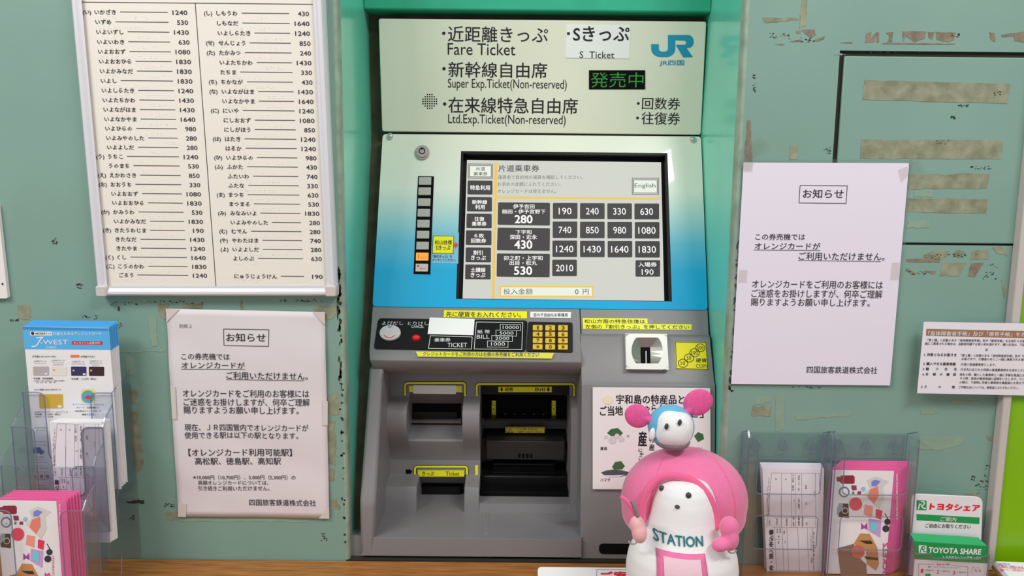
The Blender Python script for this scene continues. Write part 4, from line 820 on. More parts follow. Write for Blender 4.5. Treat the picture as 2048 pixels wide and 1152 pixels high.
for s, cx, cy, e_, sx, b in [('「第１種」と記載のある「身体障害者手帳」及び「療育手帳」をお持ちのお客さまが、介護者と', 235, 352, 41, .94, .006), ('緒にご乗車される場合は、自動券売機でお買い求め頂けます。購入方法は、下記のとおりです。', 200, 400, 41, .92, .006), ('記', 1018, 484, 38, 1, .012),
        ('1. 対象となるお客さま', 190, 552, 46, .98, .03), ('「第１種」と記載のある「身体障害者手帳」及び「療育手帳」をお持ちの', 688, 560, 41, .92, .006), ('お客さまで、介護者の方とご一緒に乗車される場合に限ります。', 695, 608, 41, .94, .006), ('2. 購入できる乗車券類', 175, 676, 46, .96, .03), ('片道の普通乗車券とします。', 688, 682, 41, .94, .006),
        ('3. 購', 170, 745, 44, .98, .03), ('入', 345, 745, 44, 1, .03), ('方', 465, 748, 44, 1, .03), ('法', 588, 748, 44, 1, .03), ('行き先に応じた小児用の普通乗車券をお求めください。', 682, 752, 41, .94, .006), ('4. 手', 163, 818, 44, .96, .03), ('帳', 308, 818, 44, 1, .03), ('の', 400, 818, 44, 1, .03), ('確', 490, 820, 44, 1, .03), ('認', 580, 820, 44, 1, .03),
        ('改札の際、購入した乗車券と一緒に手帳を係員にお見せください。', 672, 820, 41, .94, .006), ('その際、係員が乗車券面に証明をいたします。ワンマン列車', 672, 872, 41, .94, .006), ('の際は、下車時に手帳と乗車券を乗務員にお見せ下さい。', 665, 925, 41, .94, .006), ('5. そ', 148, 988, 44, .96, .03), ('の', 382, 988, 44, 1, .03), ('他', 562, 990, 44, 1, .03), ('ご不明な点については、駅係員におたずねください。', 655, 992, 41, .86, .006)]:
    st(s, cx, cy, e_, sx, b)
sn.part('lettering', g, INKB, parent=ps_, each=True)
# ---- green poster board on the right
GP = Plane((0, -.010, 0)); gx0 = GP.ab(2021, 630)[0]; gx1 = GP.ab(2038, 630)[0]; zt = 1.95
gb = Thing('poster_board', 'lime green board in a pale grey frame at the far right of the wall', 'board', (gx0, 0, CZ))
g = G(); g.box(gx0, gx1, -.014, 0, CZ + .0005, zt); gb.part('frame_rail', g, M('pale_grey_frame', (190, 182, 178), .45), bevel=.0015)
g = G(); g.box(gx1, gx1 + .45, -.009, 0, CZ + .0005, zt); gb.part('green_panel', g, M('lime_green', (124, 178, 8), .3, coat=.2))
# ---- white sign at the left edge
g = G(); PL = Plane((0, -.006, 0)); q = [PL.ab(*p) for p in ((-150, 424), (-3, 424), (15.5, 597), (-140, 596.5))]; g.prism(PL, part_round([q[0], PL.ab(-5, 410), q[2], q[3]], (2,), .003), -.0055, 0)
ws = Thing('white_sign', 'plain white wall sign whose rounded lower corner shows at the left photo edge', 'sign', (q[3][0], 0, q[3][1]))
ws.part('panel', g, M('sign_white', (226, 220, 216), .4)); g = G(); g.disc(PL, 5.5, 567.5, 1.3, 2, 0, .0012, 10); ws.part('rivet', g, BLK)
# ---- specialities board on the machine
RB = RP.shift(.0045); x_ = lambda cx, cy: (1150 + cx / 2.797, 740 + cy / 2.797)
sb = Thing('specialities_board', 'white board of local specialities leaning on the machine behind the plush toys', 'board', RB.P(1185, 979.5))
g = G(); g.rr(RB, [(1185.5, 775), (1421, 776.5), (1422, 980), (1185.5, 979)], .001, -.004, 0); bd_ = sb.part('panel', g, M('board_white', (226, 218, 218), .35), bevel=.0006)
g = G()
T(g, RB, '宇和島の特産品と', 1232, 789, 1369, 808, bold=.03, dy=.5, off=.0003); T(g, RB, 'ご当地', 1200, 812, 1246, 832, bold=.03, dy=-1, off=.0003); T(g, RB, 'きゃらくた', 1276, 808, 1340, 826, bold=.03, off=.0003); T(g, RB, 'ぜ」', 1378, 818, 1407, 836, bold=.03, off=.0003)
T(g, RB, '真珠', 1200.5, 893.5, 1214.5, 900.5, bold=.02, off=.0003); T(g, RB, 'ハマチ', 1200.5, 956.5, 1221, 963.5, bold=.01, off=.0003)
T(g, RB, '産', 1276, 862, 1294, 893, bold=.05, off=.0003)
for i, c in enumerate('じゃこ天'): T(g, RB, c, 1277 + (i % 2) * 2, 897 + i * 8, 1285 + (i % 2) * 2, 904 + i * 8, bold=.03, off=.0003)
for i, c in enumerate('特産'): T(g, RB, c, 1298, 872 + i * 16, 1309, 885 + i * 16, bold=.03, off=.0003)
g.stroke(RB, [(1256 + 2 * math.cos(t), 872 + 2 * math.sin(t)) for t in [k * .785 for k in range(8)]], .7, .0003, .0003, True)
T(g, RB, 'みかん', 1390, 894, 1405, 900, bold=.02, off=.0003)
sb.part('lettering', g, INK, parent=bd_, each=True)
g = G(); g.disc(RB, 1215.3, 798.3, 10, 10, .0001, .0008, 24); sb.part('round_sticker', g, M('cream_sticker', (226, 216, 190), .4), parent=bd_)
g = G()
for x, y, r in ((1225, 880, 8), (1243, 878, 6), (1212, 874, 4), (1234, 872, 5)): g.disc(RB, x, y, r, r, .0001 + r * 2e-5, .0003 + r * 2e-5, 18)
sb.part('printed_pearl', g, M('pearl_print', (206, 196, 192), .4), parent=bd_, kind='stuff')
g = G(); fx = [(1202, 945), (1212, 941), (1228, 939), (1246, 941), (1258, 944), (1266, 940), (1264, 948), (1256, 950), (1238, 954), (1220, 954), (1208, 950)]; g.poly(RB, fx, .0002, .0003); sb.part('printed_fish', g, M('fish_print', (72, 76, 80), .5), parent=bd_)
g = G(); g.poly(RB, [(1206, 950), (1226, 950.5), (1250, 949.5), (1238, 953.4), (1220, 953.4)], .0003, .0004); sb.part('printed_belly', g, PAPER, parent=bd_)
g = G(); g.poly(RB, [(1214, 866), (1222, 858), (1236, 856), (1246, 866), (1240, 872), (1222, 872)], .0002, .0003); g.poly(RB, [(1224, 934), (1230, 924), (1242, 922), (1250, 932), (1244, 939), (1228, 939)], .0002, .0003); g.poly(RB, [(1388, 872), (1396, 864), (1406, 868), (1408, 878), (1396, 884)], .0002, .0003); sb.part('printed_seaweed', g, M('green_print', (58, 96, 58), .6), parent=bd_, kind='stuff')

# ================================================================= PLUSH TOYS
PINK = M('pink_plush', (247, 112, 158), .85, sheen=.5, noise=.06, nscale=120, bump=.5, bscale=420); PINKD = M('pink_rim_plush', (226, 92, 138), .85, sheen=.5, bump=.5, bscale=420)
WPL = M('white_plush', (236, 232, 241), .9, sheen=.3, bump=.2, bscale=380); PALE = M('pale_pink_plush', (243, 170, 172), .85, sheen=.4, bump=.4, bscale=420); BLP = M('blue_plush', (92, 172, 208), .85, sheen=.3, bump=.4, bscale=420)
GRP = M('grey_plush', (128, 118, 124), .9, bump=.4, bscale=420); EYE = M('dark_bead', (58, 56, 56), .3); TEALT = M('teal_thread', (32, 112, 118), .6); MAG = M('magenta_felt', (226, 88, 150), .9, noise=.15, nscale=200, bump=.4, bscale=500)
DY = -.140; pc = onY(1365, 1100, DY); PXM = 1 / Plane((0, DY, 0)).mpp(1365, 1080)[0]
prof = [(957, 8), (961, 30), (968, 45), (980, 54), (1000, 61), (1030, 67), (1050, 73), (1066, 84), (1085, 99), (1105, 108), (1130, 112), (1165, 111), (1190, 103), (1210, 84)]
PR = [(zy(y, DY, 1365), hw / PXM) for y, hw in prof] + [(CZ + .006, .030), (CZ + .0005, .018)]
PR = [p for p in PR if p[0] > CZ]; PR.sort(reverse=True)
def Rz(z):
    for (z1, r1), (z0, r0) in zip(PR, PR[1:]):
        if z0 <= z <= z1: return r0 + (r1 - r0) * (z - z0) / (z1 - z0)
    return PR[0][1] if z > PR[0][0] else PR[-1][1]
bt = Thing('plush_toy', 'large plush toy with a pink hood and white body lettered STATION, standing on the counter', 'plush toy', (pc.x, DY, CZ))
g = G(); vs = []; fs = []; n = 36
PRs = []
for (z1, r1), (z0, r0) in zip(PR, PR[1:]):
    for k in range(3): PRs.append((z1 + (z0 - z1) * k / 3, r1 + (r0 - r1) * k / 3))
PRs.append(PR[-1])
for z, r in PRs:
    for k in range(n): A = 2 * math.pi * k / n; vs.append((pc.x + r * math.cos(A), DY + r * .86 * math.sin(A), z))
for j in range(len(PRs) - 1):
    for k in range(n): fs.append((j * n + k, (j + 1) * n + k, (j + 1) * n + (k + 1) % n, j * n + (k + 1) % n))
fs += [tuple(range(n)), tuple(range((len(PRs) - 1) * n + n - 1, (len(PRs) - 1) * n - 1, -1))]
g.add(vs, fs); body = bt.part('body', g, WPL, smooth=True); body.modifiers.new('s', 'SUBSURF').levels = 1
FRTY = DY - .05
def onbody(off):
    def f(p):
        r = Rz(p.z); dx = min(.99, abs(p.x - pc.x) / r); return Vector((p.x, DY - .86 * r * math.sqrt(1 - dx * dx) - off - min(.0005, max(0, FRTY - p.y - .0004)), p.z))
    return f
FRT = Plane((0, DY - .05, 0))
def bpatch(px, off, nx=10, ny=8):
    q = [Vector(FRT.ab(*p)) for p in px]; v_ = []; w_ = onbody(off)
    for j in range(ny + 1):
        for i in range(nx + 1): r = q[3].lerp(q[2], i / nx).lerp(q[0].lerp(q[1], i / nx), j / ny); v_.append(w_(FRT.pt(r.x, r.y)))
    return G().add(v_, [(j * (nx + 1) + i, j * (nx + 1) + i + 1, (j + 1) * (nx + 1) + i + 1, (j + 1) * (nx + 1) + i) for j in range(ny) for i in range(nx)])
g = G(); T(g, FRT, 'STATION', 1316, 1084, 1412, 1102, bold=.03, res=3, warp=onbody(.0012)); bt.part('embroidered_word', g, TEALT, parent=body, label='teal embroidered word STATION')
o = bt.part('pocket', bpatch([(1318, 1112), (1413, 1113), (1417, 1185), (1313, 1184)], .0012), PINK, parent=body, smooth=True); s_ = o.modifiers.new('s', 'SOLIDIFY'); s_.thickness = .0015
for a, b in ((1330, 1402),):
    o = bt.part('pocket_patch', bpatch([(a, 1120), (b, 1121), (b + 1, 1185), (a - 2, 1184)], .0024, 6, 6), M('pale_satin', (238, 190, 202), .6, bump=.3, bscale=200), parent=body, smooth=True)
for x in (1340, 1388):
    c = onbody(.0)(FRT.P(x, 1010.5)); g = G(); g.ell(c, (5.6 / PXM, .003, 6.2 / PXM), 16, 10); bt.part('bead_eye', g, EYE, smooth=True)
c = onbody(.0)(FRT.P(1364, 1032)); g = G(); g.ell(c, (5 / PXM, .003, 3.6 / PXM), 16, 10); bt.part('nose', g, EYE, smooth=True)
HY, HB = -.092, .055
zc = zy(1018, HY, 1365); zt_ = zy(897, HY, 1365); zb_ = zy(1080, HY, 1365); xc = Xat(1367, HY, zc); HPX = 1 / Plane((0, HY, 0)).mpp(1367, 1018)[0]
def hood(u):
    z = u.z; k = 1.0
    if z < 0: return Vector((math.copysign(abs(u.x) ** .9, u.x), u.y, -abs(z) ** .8 * (zc - zb_) / (zt_ - zc)))
    return Vector((u.x, u.y, z)) * (1 + .06 * math.sin(math.pi * z) )
g = G(); g.ell((xc, HY, zc), (125 / HPX * .985, HB, zt_ - zc), 48, 28, hood); hd_ = bt.part('hood', g, PINK, smooth=True)
RIM = Plane((0, -.168, 0)); pts = [(1291, 1062), (1290, 1040), (1295, 1015), (1306, 993), (1324, 977), (1348, 969), (1374, 969), (1400, 978), (1419, 995), (1431, 1018), (1437, 1042), (1437, 1064)]
def hoodfront(p):
    dx = (p.x - xc) / (125 / HPX); return HY - HB * math.sqrt(max(.05, 1 - dx * dx)) 
rp = []
for x, y in pts:
    p = RIM.P(x, y); yy = min(onbody(0)(p).y, hoodfront(p)) + .0015; rp.append(Vector((p.x, yy, p.z)))
# smooth the rim path
def chaik(P, k=2):
    for _ in range(k):
        Q = [P[0]]
        for a, b in zip(P, P[1:]): Q += [a * .75 + b * .25, a * .25 + b * .75]
        P = Q + [P[-1]]
    return P
g = G(); g.tube(chaik(rp), .0046, 12); bt.part('hood_rim', g, PINKD, smooth=True)
# seams of the hood
for sgn in (-1, 1):
    P = []
    for k in range(15):
        A = math.radians(4 + k * 5.6); x = sgn * (.30 + .35 * math.sin(A)) ; z = math.cos(A) ; u = Vector((x, -math.sqrt(max(.02, 1 - x * x - min(.97, z) ** 2 * (1 - x * x))), min(.99, z) * math.sqrt(1 - x * x))).normalized()
        h_ = hood(u); P.append(Vector((xc + h_.x * 125 / HPX * .985, HY + h_.y * HB, zc + h_.z * (zt_ - zc))))
    g = G(); g.tube(P, .0005, 5); bt.part('seam', g, PINKD, smooth=True)
# arms
def mitt(nm, parts, mat, lab=None):
    g = G()
    for x, y, d, rx, rz, ry, rot in parts: g.ell(onY(x, y, d), (rx / PXM, ry, rz / PXM), 20, 12, rot=Matrix.Rotation(rot, 3, 'Y'))
    o = bt.part(nm, g, mat, smooth=True, label=lab); r = o.modifiers.new('r', 'REMESH'); r.mode = 'VOXEL'; r.voxel_size = .0014; r.use_smooth_shade = True; s = o.modifiers.new('s', 'SMOOTH'); s.iterations = 8
mitt('arm', [(1274, 1049, -.183, 15, 17, .009, 0), (1279, 1066, -.186, 15, 20, .009, -.1)], PALE, 'pale pink left mitten arm')
mitt('arm', [(1458, 1055, -.180, 19, 22, .010, .1), (1461, 1078, -.183, 16, 24, .009, .1), (1442, 1089, -.186, 19, 13, .009, -.3)], PINK, 'pink mitten arm curled inward on the right')
g = G(); g.tube(chaik([onY(1241, 993, -.19), onY(1252, 1000, -.192), onY(1262, 1012, -.194), onY(1271, 1030, -.194)]), .0022, 8); bt.part('pink_strap', g, PINKD, smooth=True)
g = G(); g.tube(chaik([onY(1264, 1001, -.193), onY(1270, 1014, -.196), onY(1276, 1034, -.197)]), .0022, 8); bt.part('grey_handle', g, M('grey_handle', (130, 118, 120), .4), smooth=True)
for x, y, s in ((1266, 1082, 1), (1464, 1100, -1)):
    g = G(); g.tube([onY(x + s * 8 * math.cos(t), y + 6 * math.sin(t), -.178) for t in [k * .35 for k in range(10)]], .0011, 6); bt.part('clear_loop', g, M('translucent_ring', (176, 172, 176), .3), smooth=True)
# small plush on top
d2 = -.100; rot = Matrix.Rotation(math.radians(10), 3, 'Y'); bc = onY(1342, 853, d2); zr = bc.z
px2 = 1 / Plane((0, d2, 0)).mpp(1342, 853)[0]; R_ = 46 / px2
tt = Thing('small_plush_toy', 'small round blue and white plush with pink ears perched on the large plush toy', 'plush toy', (bc.x, d2, bc.z - R_))
bz = onY(1342, 897, d2).z
g = G(); g.ell(bc, (R_ * 1.01, R_ * .9, R_ * .96), 32, 20, rot=rot); b2 = tt.part('cap', g, BLP, smooth=True, label='blue cap')
g = G(); g.ell(bc + Vector((.0008, -.0055, .0008)), (R_ * .86, R_ * .82, R_ * .84), 32, 20, fn=lambda u: Vector((math.copysign(abs(u.x) ** .8, u.x), u.y, math.copysign(abs(u.z) ** .85, u.z) * .98)), rot=rot); tt.part('face', g, WPL, smooth=True)
g = G(); g.ell(bc + Vector((.002, .001, -R_ * .64)), (R_ * .78, R_ * .86, R_ * .34), 28, 14); tt.part('base', g, GRP, smooth=True, label='grey underside')
for x, y in ((1333, 853), (1359.5, 845)):
    g = G(); q = onY(x, y, d2 - .8 * R_ - .0052); g.ell(q, (4 / px2, .002, 6.5 / px2), 14, 8, rot=rot); tt.part('eye', g, EYE, smooth=True)
g = G(); g.ell(onY(1305, 868, d2 - .013), (7 / px2, .0025, 13 / px2), 14, 10, rot=Matrix.Rotation(.15, 3, 'Y')); tt.part('side_patch', g, WPL, smooth=True)
for x, y, rx, rz, a, nx_, ny_ in ((1275, 832, 27, 24, .5, 1302, 840), (1396, 805, 31, 27, -.5, 1372, 826)):
    g = G(); g.ell(onY(x, y, d2), (rx / px2, .005, rz / px2), 28, 14, rot=Matrix.Rotation(a, 3, 'Y')); g.tube([onY(x, y, d2), onY(nx_, ny_, d2)], .005, 10)
    o = tt.part('ear', g, MAG, smooth=True, label='round flat pink ear'); r = o.modifiers.new('r', 'REMESH'); r.mode = 'VOXEL'; r.voxel_size = .0013; r.use_smooth_shade = True
# ================================================================= COUNTER SIGN
top_ = onY(1180, 1133, -.046); bot_ = Vector((top_.x, -.086, CZ + .0002)); cs_ = Plane(bot_, top_ - bot_)
g = G(); q = [cs_.ab(1075, 1133), cs_.ab(1290, 1135), (cs_.ab(1290, 1135)[0], 0), (cs_.ab(1075, 1133)[0], 0)]; g.prism(cs_, part_round(q, (0,), .006), -.003, 0)
ct = Thing('counter_sign', 'white plastic sign with red heading lying at the counter edge left of the plush toy', 'sign', bot_); pn = ct.part('panel', g, M('sign_plastic', (232, 232, 230), .35), bevel=.0008)
g = G(); T(g, cs_, 'ご案内', 1201, 1143, 1290, 1164, off=.0005, bold=.05); ct.part('lettering', g, M('red_print', (200, 40, 60), .5), parent=pn); g = G(); g.stroke(cs_, [(1193, 1166), (1193.5, 1139.5), (1288, 1140)], .8, .0004, .0004); ct.part('border_line', g, GREYINK, parent=pn)

# ================================================================= LEAFLET RACKS
CLR = clear('clear_acrylic', (.84, .86, .90), .085, .12); EDG = edge_mat()
PKF = M('pink_card', (240, 104, 160), .45); WHF = M('brochure_white', (232, 224, 232), .45); LBL = M('leaflet_blue', (84, 172, 226), .4)
SOLC = {}
def C_(name, rgb): return M('print_' + name, rgb, .5)
# --- printed pictures of the railway brochure; coordinates are photo pixels of the right-hand brochure
def brochure_print(t, sheet, pl, dx, dy):
    m = lambda x, y: (1470 + x / 3.814 + dx, 850 + y / 3.814 + dy)
    def P_(nm, polys, rgb, off=.0003):
        g = G()
        for q in polys: g.prism(pl, [pl.ab(*m(*p)) for p in q], off, off)
        t.part(nm, g, C_(nm, rgb), parent=sheet, kind='stuff' if len(polys) > 1 else None)
    ci = lambda x, y, r, n=14: [(x + r * math.cos(k * 2 * math.pi / n), y + r * math.sin(k * 2 * math.pi / n)) for k in range(n)]
    P_('printed_bottle', [[(775, 395), (800, 395), (812, 385), (900, 383), (912, 395), (912, 440), (900, 448), (812, 446), (800, 432), (775, 428)]], (138, 44, 62))
    P_('printed_map', [[(1005, 420), (1075, 390), (1175, 430), (1128, 470), (1140, 560), (1100, 640), (980, 525), (1030, 480)]], (206, 204, 200))
    P_('map_colour', [[(1040, 430), (1070, 415), (1110, 430), (1075, 465), (1040, 465)]], (120, 130, 210), .0005); P_('map_patch', [[(1030, 490), (1090, 465), (1095, 540), (1060, 600), (1010, 545)]], (224, 128, 112), .0005)
    P_('printed_clock', [ci(832, 510, 42)], (96, 128, 146)); P_('clock_face', [ci(832, 510, 29)], (232, 232, 230), .0005); P_('clock_hand', [[(818, 512), (832, 522), (848, 508), (832, 528)]], (60, 60, 70), .0007)
    P_('printed_camera', [[(795, 595), (865, 600), (868, 708), (790, 700)]], (46, 44, 48)); P_('camera_side', [[(795, 595), (825, 597), (820, 640), (778, 690), (780, 630)]], (140, 158, 164), .0004); P_('camera_ring', [ci(838, 652, 25)], (200, 200, 205), .0006); P_('camera_lens', [ci(838, 652, 19)], (30, 30, 34), .0008)
    P_('printed_purse', [ci(920, 602, 50, 18)], (216, 78, 96)); P_('purse_clasp', [[(870, 590), (876, 575), (890, 580), (886, 612), (872, 606)]], (170, 120, 70), .0005)
    P_('printed_gem', [[(885, 460), (925, 460), (928, 495), (892, 498)], [(935, 505), (962, 505), (960, 530), (932, 528)]], (150, 58, 88)); P_('printed_leaf', [[(890, 512), (905, 502), (912, 520), (898, 532)]], (92, 138, 112))
    P_('printed_compact', [[(990, 605), (1052, 618), (1045, 705), (982, 680)]], (230, 150, 132)); P_('printed_book', [[(1075, 640), (1125, 652), (1115, 722), (1072, 706)]], (212, 58, 92))
    P_('printed_ring', [ci(978, 488, 18)], (150, 190, 204)); P_('printed_glasses', [ci(1162, 738, 24), ci(1150, 790, 27), [(1140, 675), (1145, 672), (1170, 716), (1164, 720)]], (54, 56, 66))
    P_('printed_laptop', [[(1020, 712), (1115, 728), (1108, 858), (1016, 805)]], (206, 150, 206)); P_('laptop_screen', [[(1034, 728), (1086, 738), (1082, 820), (1030, 798)]], (120, 196, 216), .0005)
    P_('printed_ribbon', [[(962, 745), (985, 770), (1008, 742), (1010, 800), (985, 785), (962, 798)]], (160, 70, 156))
    P_('printed_suitcase', [[(780, 940), (905, 905), (940, 1005), (1000, 1060), (1010, 1180), (810, 1180)]], (134, 108, 94)); P_('suitcase_front', [[(955, 825), (1028, 830), (1085, 935), (1098, 1060), (1075, 1110), (1005, 1060), (1000, 960), (905, 905)]], (190, 138, 88), .0004)
    P_('suitcase_strap', [[(945, 880), (1035, 880), (1050, 905), (1000, 905)], [(985, 1000), (1090, 1010), (1090, 1030), (1000, 1022)]], (60, 44, 40), .0006); P_('printed_hat', [ci(935, 965, 52, 18)], (198, 106, 92), .0008)
    # wording runs up the sheet
    g = G()
    def VT(s, x, y0, y1, hpx, rgb=None, bold=.0, g_=None):
        A = Vector(pl.ab(*m(x, y0))); B = Vector(pl.ab(*m(x, y1))); vs, fs = glyphs(s, bold, 2); mx_ = max(v[0] for v in vs); mn = min(v[0] for v in vs); U = (B - A); ud = U.normalized(); vd = Vector((-ud.y, ud.x)); H = hpx / 3.814 * pl.mpp(*m(x, y0))[0] / .73
        put(g_ or g, pl, [((v[0] - mn) / (mx_ - mn), v[1]) for v in vs], fs, A, U, vd * H, .0005, None, 3 if bold else 1)
    VT('TICKETS', 1166, 1170, 895, 40, bold=.05); VT('SHIKOKU RAILWAY COMPANY', 1198, 1250, 760, 15, bold=.01); t.part('magenta_lettering', g, C_('magenta', (206, 72, 132)), parent=sheet)
    return m, VT
def leaflet(t_or_none, pl, px, th, mat, nm='sheet'): pass
def rackpanel(t, nm, g, mat=None, **k): return t.part(nm, g, mat or CLR, **k)
# ---- right rack, two pockets side by side
DB, DF = -.004, -.034
rk = Thing('leaflet_rack', 'clear acrylic double leaflet rack on the wall right of the plush toys', 'leaflet rack', (onY(1650, 1100, DB).x, DB, CZ))
BPn = Plane((0, DB, 0)); FPn = Plane((0, DF, 0))
zt0 = zy(866, DB, 1650); z989 = zy(989, DF, 1650)
for xa, xb, keys_ in ((1483, 1648, (1511, 1566, 1621)), (1653, 1816, (1678, 1733, 1788))):
    X0 = Xat(xa, DB, zt0); X1 = Xat(xb, DB, zt0)
    g = G(); g.box(X0, X1, DB, DB + .002, CZ + .001, zt0); rackpanel(rk, 'back_plate', g)
    g = G()
    for kx in keys_:
        kk = [(kx + 4.2 * math.cos(a) , 885 + 6 * math.sin(a)) for a in [math.pi * (1 + k / 8) for k in range(9)]] + [(kx + 8.5 * math.cos(a) , 896 + 7 * math.sin(a)) for a in [math.pi * (-.15 + 1.3 * k / 8) for k in range(9)]]
        t_ = G(); t_.stroke(BPn, kk, 1.6, .0003, .0012, True); g.add(t_.v, t_.f)
    rackpanel(rk, 'keyhole_rim', g, EDG, kind='stuff')
    for X in (X0, X1 - .002):
        g = G(); zh = z989 + .075; vs = [(X, DB, CZ + .001), (X, DF, CZ + .001), (X, DF, z989), (X, DF, zh), (X, DF + .006, zh + .008), (X, DB, zt0 - .001)]; vs += [(x + .002, y, z) for x, y, z in vs]; g.add(vs, [(0, 1, 2, 3, 4, 5), (11, 10, 9, 8, 7, 6)] + [(i, 6 + i, 6 + (i + 1) % 6, (i + 1) % 6) for i in range(6)]); rackpanel(rk, 'side_plate', g)
        g = G(); g.tube([(X + .001, DF, CZ + .002), (X + .001, DF, zh), (X + .001, DF + .006, zh + .008), (X + .001, DB, zt0)], .0009, 6); g.tube([(X + .001, DB, zt0 - .002), (X + .001, DB, CZ + .002)], .0008, 6); rackpanel(rk, 'side_edge', g, EDG)
    # front plates with a cut-out top and a window
    zw1 = zy(1033, DF, 1650); zw0 = zy(1099, DF, 1650)
    mgn = .013
    g = G()
    out = rnd([(X0, z989 + .066), (X0 + mgn, z989 + .066), (X0 + mgn, z989), (X1 - mgn, z989), (X1 - mgn, z989 + .066), (X1, z989 + .066), (X1, zw1), (X0, zw1)], .004, 3)
    g.prism(FPn, [(p[0], p[1]) for p in out], -.001, .001); g.prism(FPn, [(X0, zw1), (X0 + mgn, zw1), (X0 + mgn, zw0), (X0, zw0)], -.001, .001); g.prism(FPn, [(X1 - mgn, zw1), (X1, zw1), (X1, zw0), (X1 - mgn, zw0)], -.001, .001); g.prism(FPn, [(X0, zw0), (X1, zw0), (X1, CZ + .001), (X0, CZ + .001)], -.001, .001)
    rackpanel(rk, 'front_plate', g, kind='stuff')
    g = G(); lin_ = rnd([(X0 + mgn, z989 + .06), (X0 + mgn, z989), (X1 - mgn, z989), (X1 - mgn, z989 + .06)], .006, 5)[6:-6]
    g.tube([FPn.pt(*p) for p in [(X0 + mgn, z989 + .06)] + lin_ + [(X1 - mgn, z989 + .06)]], .0008, 6); g.tube([FPn.pt(*p) for p in rnd([(X0 + mgn, zw1), (X1 - mgn, zw1), (X1 - mgn, zw0), (X0 + mgn, zw0)], .006, 5)], .0007, 6, closed=True)
    zz = zy(918, DB, 1650); g.tube([BPn.pt(*p, .001) for p in rnd([(X0 + .006, zz - .06), (X0 + .006, zz), (X1 - .006, zz), (X1 - .006, zz - .06)], .008, 5)[6:-6]], .0007, 6)
    rackpanel(rk, 'moulded_edge', g, EDG)
# forms in the first pocket
FO = Plane((0, -.020, 0))
def form_print(t, sheet, pl, m, y1):
    g = G()
    for q in ([(278, 365), (660, 368)], [(278, 365), (245, 780 + y1)], [(355, 366), (352, 780)], [(432, 366), (432, 780)], [(460, 366), (462, 780)], [(508, 366), (512, 780)], [(612, 366), (616, 780)], [(285, 778), (618, 782)], [(290, 705), (612, 708)], [(352, 540), (352, 780)], [(300, 780), (318, 1110)], [(360, 782), (372, 1110)], [(395, 782), (412, 1150)], [(478, 782), (495, 1150)], [(550, 782), (565, 1150)], [(590, 782), (600, 1150)], [(296, 870), (368, 872)], [(300, 1108), (660, 1112)], [(640, 368), (650, 550)]):
        g.stroke(pl, [m(*p) for p in q], .45, .0003, .0003)
    t.part('ruled_line', g, C_('form_grey', (120, 112, 118)), parent=sheet, kind='stuff')
    g = G(); rg = random.Random(5)
    def vt(s, x, yb, yt, h, bold=0.0):
        A = Vector(pl.ab(*m(x, yb))); B = Vector(pl.ab(*m(x, yt))); vs, fs = glyphs(s, bold, 1); mx_ = max(v[0] for v in vs); mn = min(v[0] for v in vs); U = B - A; ud = U.normalized(); vd = Vector((-ud.y, ud.x)); H = h / 3.814 * pl.mpp(*m(x, yb))[0]
        put(g, pl, [((v[0] - mn) / (mx_ - mn), v[1]) for v in vs], fs, A, U, vd * H, .0004, None, 3 if bold else 1)
    vt('定期乗車券・購入申込書', 290, 1290, 795, 34, .03); vt('太線内にご記入ください', 262, 690, 400, 12); vt('購入される方は必ず証明書をご提示ください', 250, 690, 470, 11); vt('（お願い）', 268, 768, 710, 12)
    for s, x, a, b in (('月', 318, 418, 406), ('年', 393, 418, 406), ('ご利用区間', 326, 768, 712), ('有効期間', 400, 768, 712), ('新規・継続', 452, 770, 690), ('通勤　通学　その他', 492, 770, 380), ('区間　駅から', 448, 500, 372), ('日', 455, 580, 570), ('年齢', 548, 606, 588), ('電話番号', 546, 488, 455), ('ご住所', 552, 768, 740), ('氏名', 328, 822, 790), ('性別', 350, 822, 790), ('男・女', 338, 905, 840), ('カードをお持ちの方', 606, 1100, 810), ('クレジットカード', 585, 960, 840), ('勤務先', 590, 1050, 1010), ('経由', 380, 830, 805), ('日から', 388, 900, 880), ('生年月日', 520, 768, 700), ('（ふりがな）', 612, 545, 500)):
        vt(s, x, a, b, 14)
    t.part('lettering', g, INKB, parent=sheet, kind='stuff')
mR = lambda x, y: (1470 + x / 3.814, 850 + y / 3.814)
f1 = Thing('application_form', 'front ticket application form with ruled boxes in the left pocket of the double rack', 'form', FO.P(1590, 1150))
g = G(); q = [FO.ab(*mR(208, 333)), FO.ab(*mR(680, 340)), FO.ab(*mR(660, 1152)), FO.ab(*mR(245, 1150))]; dirn = [lerp(q[1], q[2], 1.14), lerp(q[0], q[3], 1.14)]; g.prism(FO, [q[0], q[1], dirn[0], dirn[1]], -.0002, 0); ps_ = f1.part('sheet', g, PAPER); form_print(f1, ps_, FO, mR, 0)
SHP = G(); SHP.prism(FO, [(q[0][0] + .0005, q[0][1]), (q[1][0], q[1][1]), dirn[0], dirn[1]], -.0004, 0)
base = None
for k in range(6):
    if base is None: o = solo('application_form', SHP, PAPER, 'one of the blank forms stacked behind the front form in the double rack', 'form', FO.P(1590, 1150), group='forms behind the front form in the double rack'); base = o; p0 = o.location.copy()
    else: o = base.copy(); COL.objects.link(o)
    o['label'] = nth(k, 6) + ' blank form behind the front form in the double rack'
    o.location = p0 + Vector((-.0007 * (k % 3) + .0004, .0012 + k * .0016, .0008 * k + .0012))
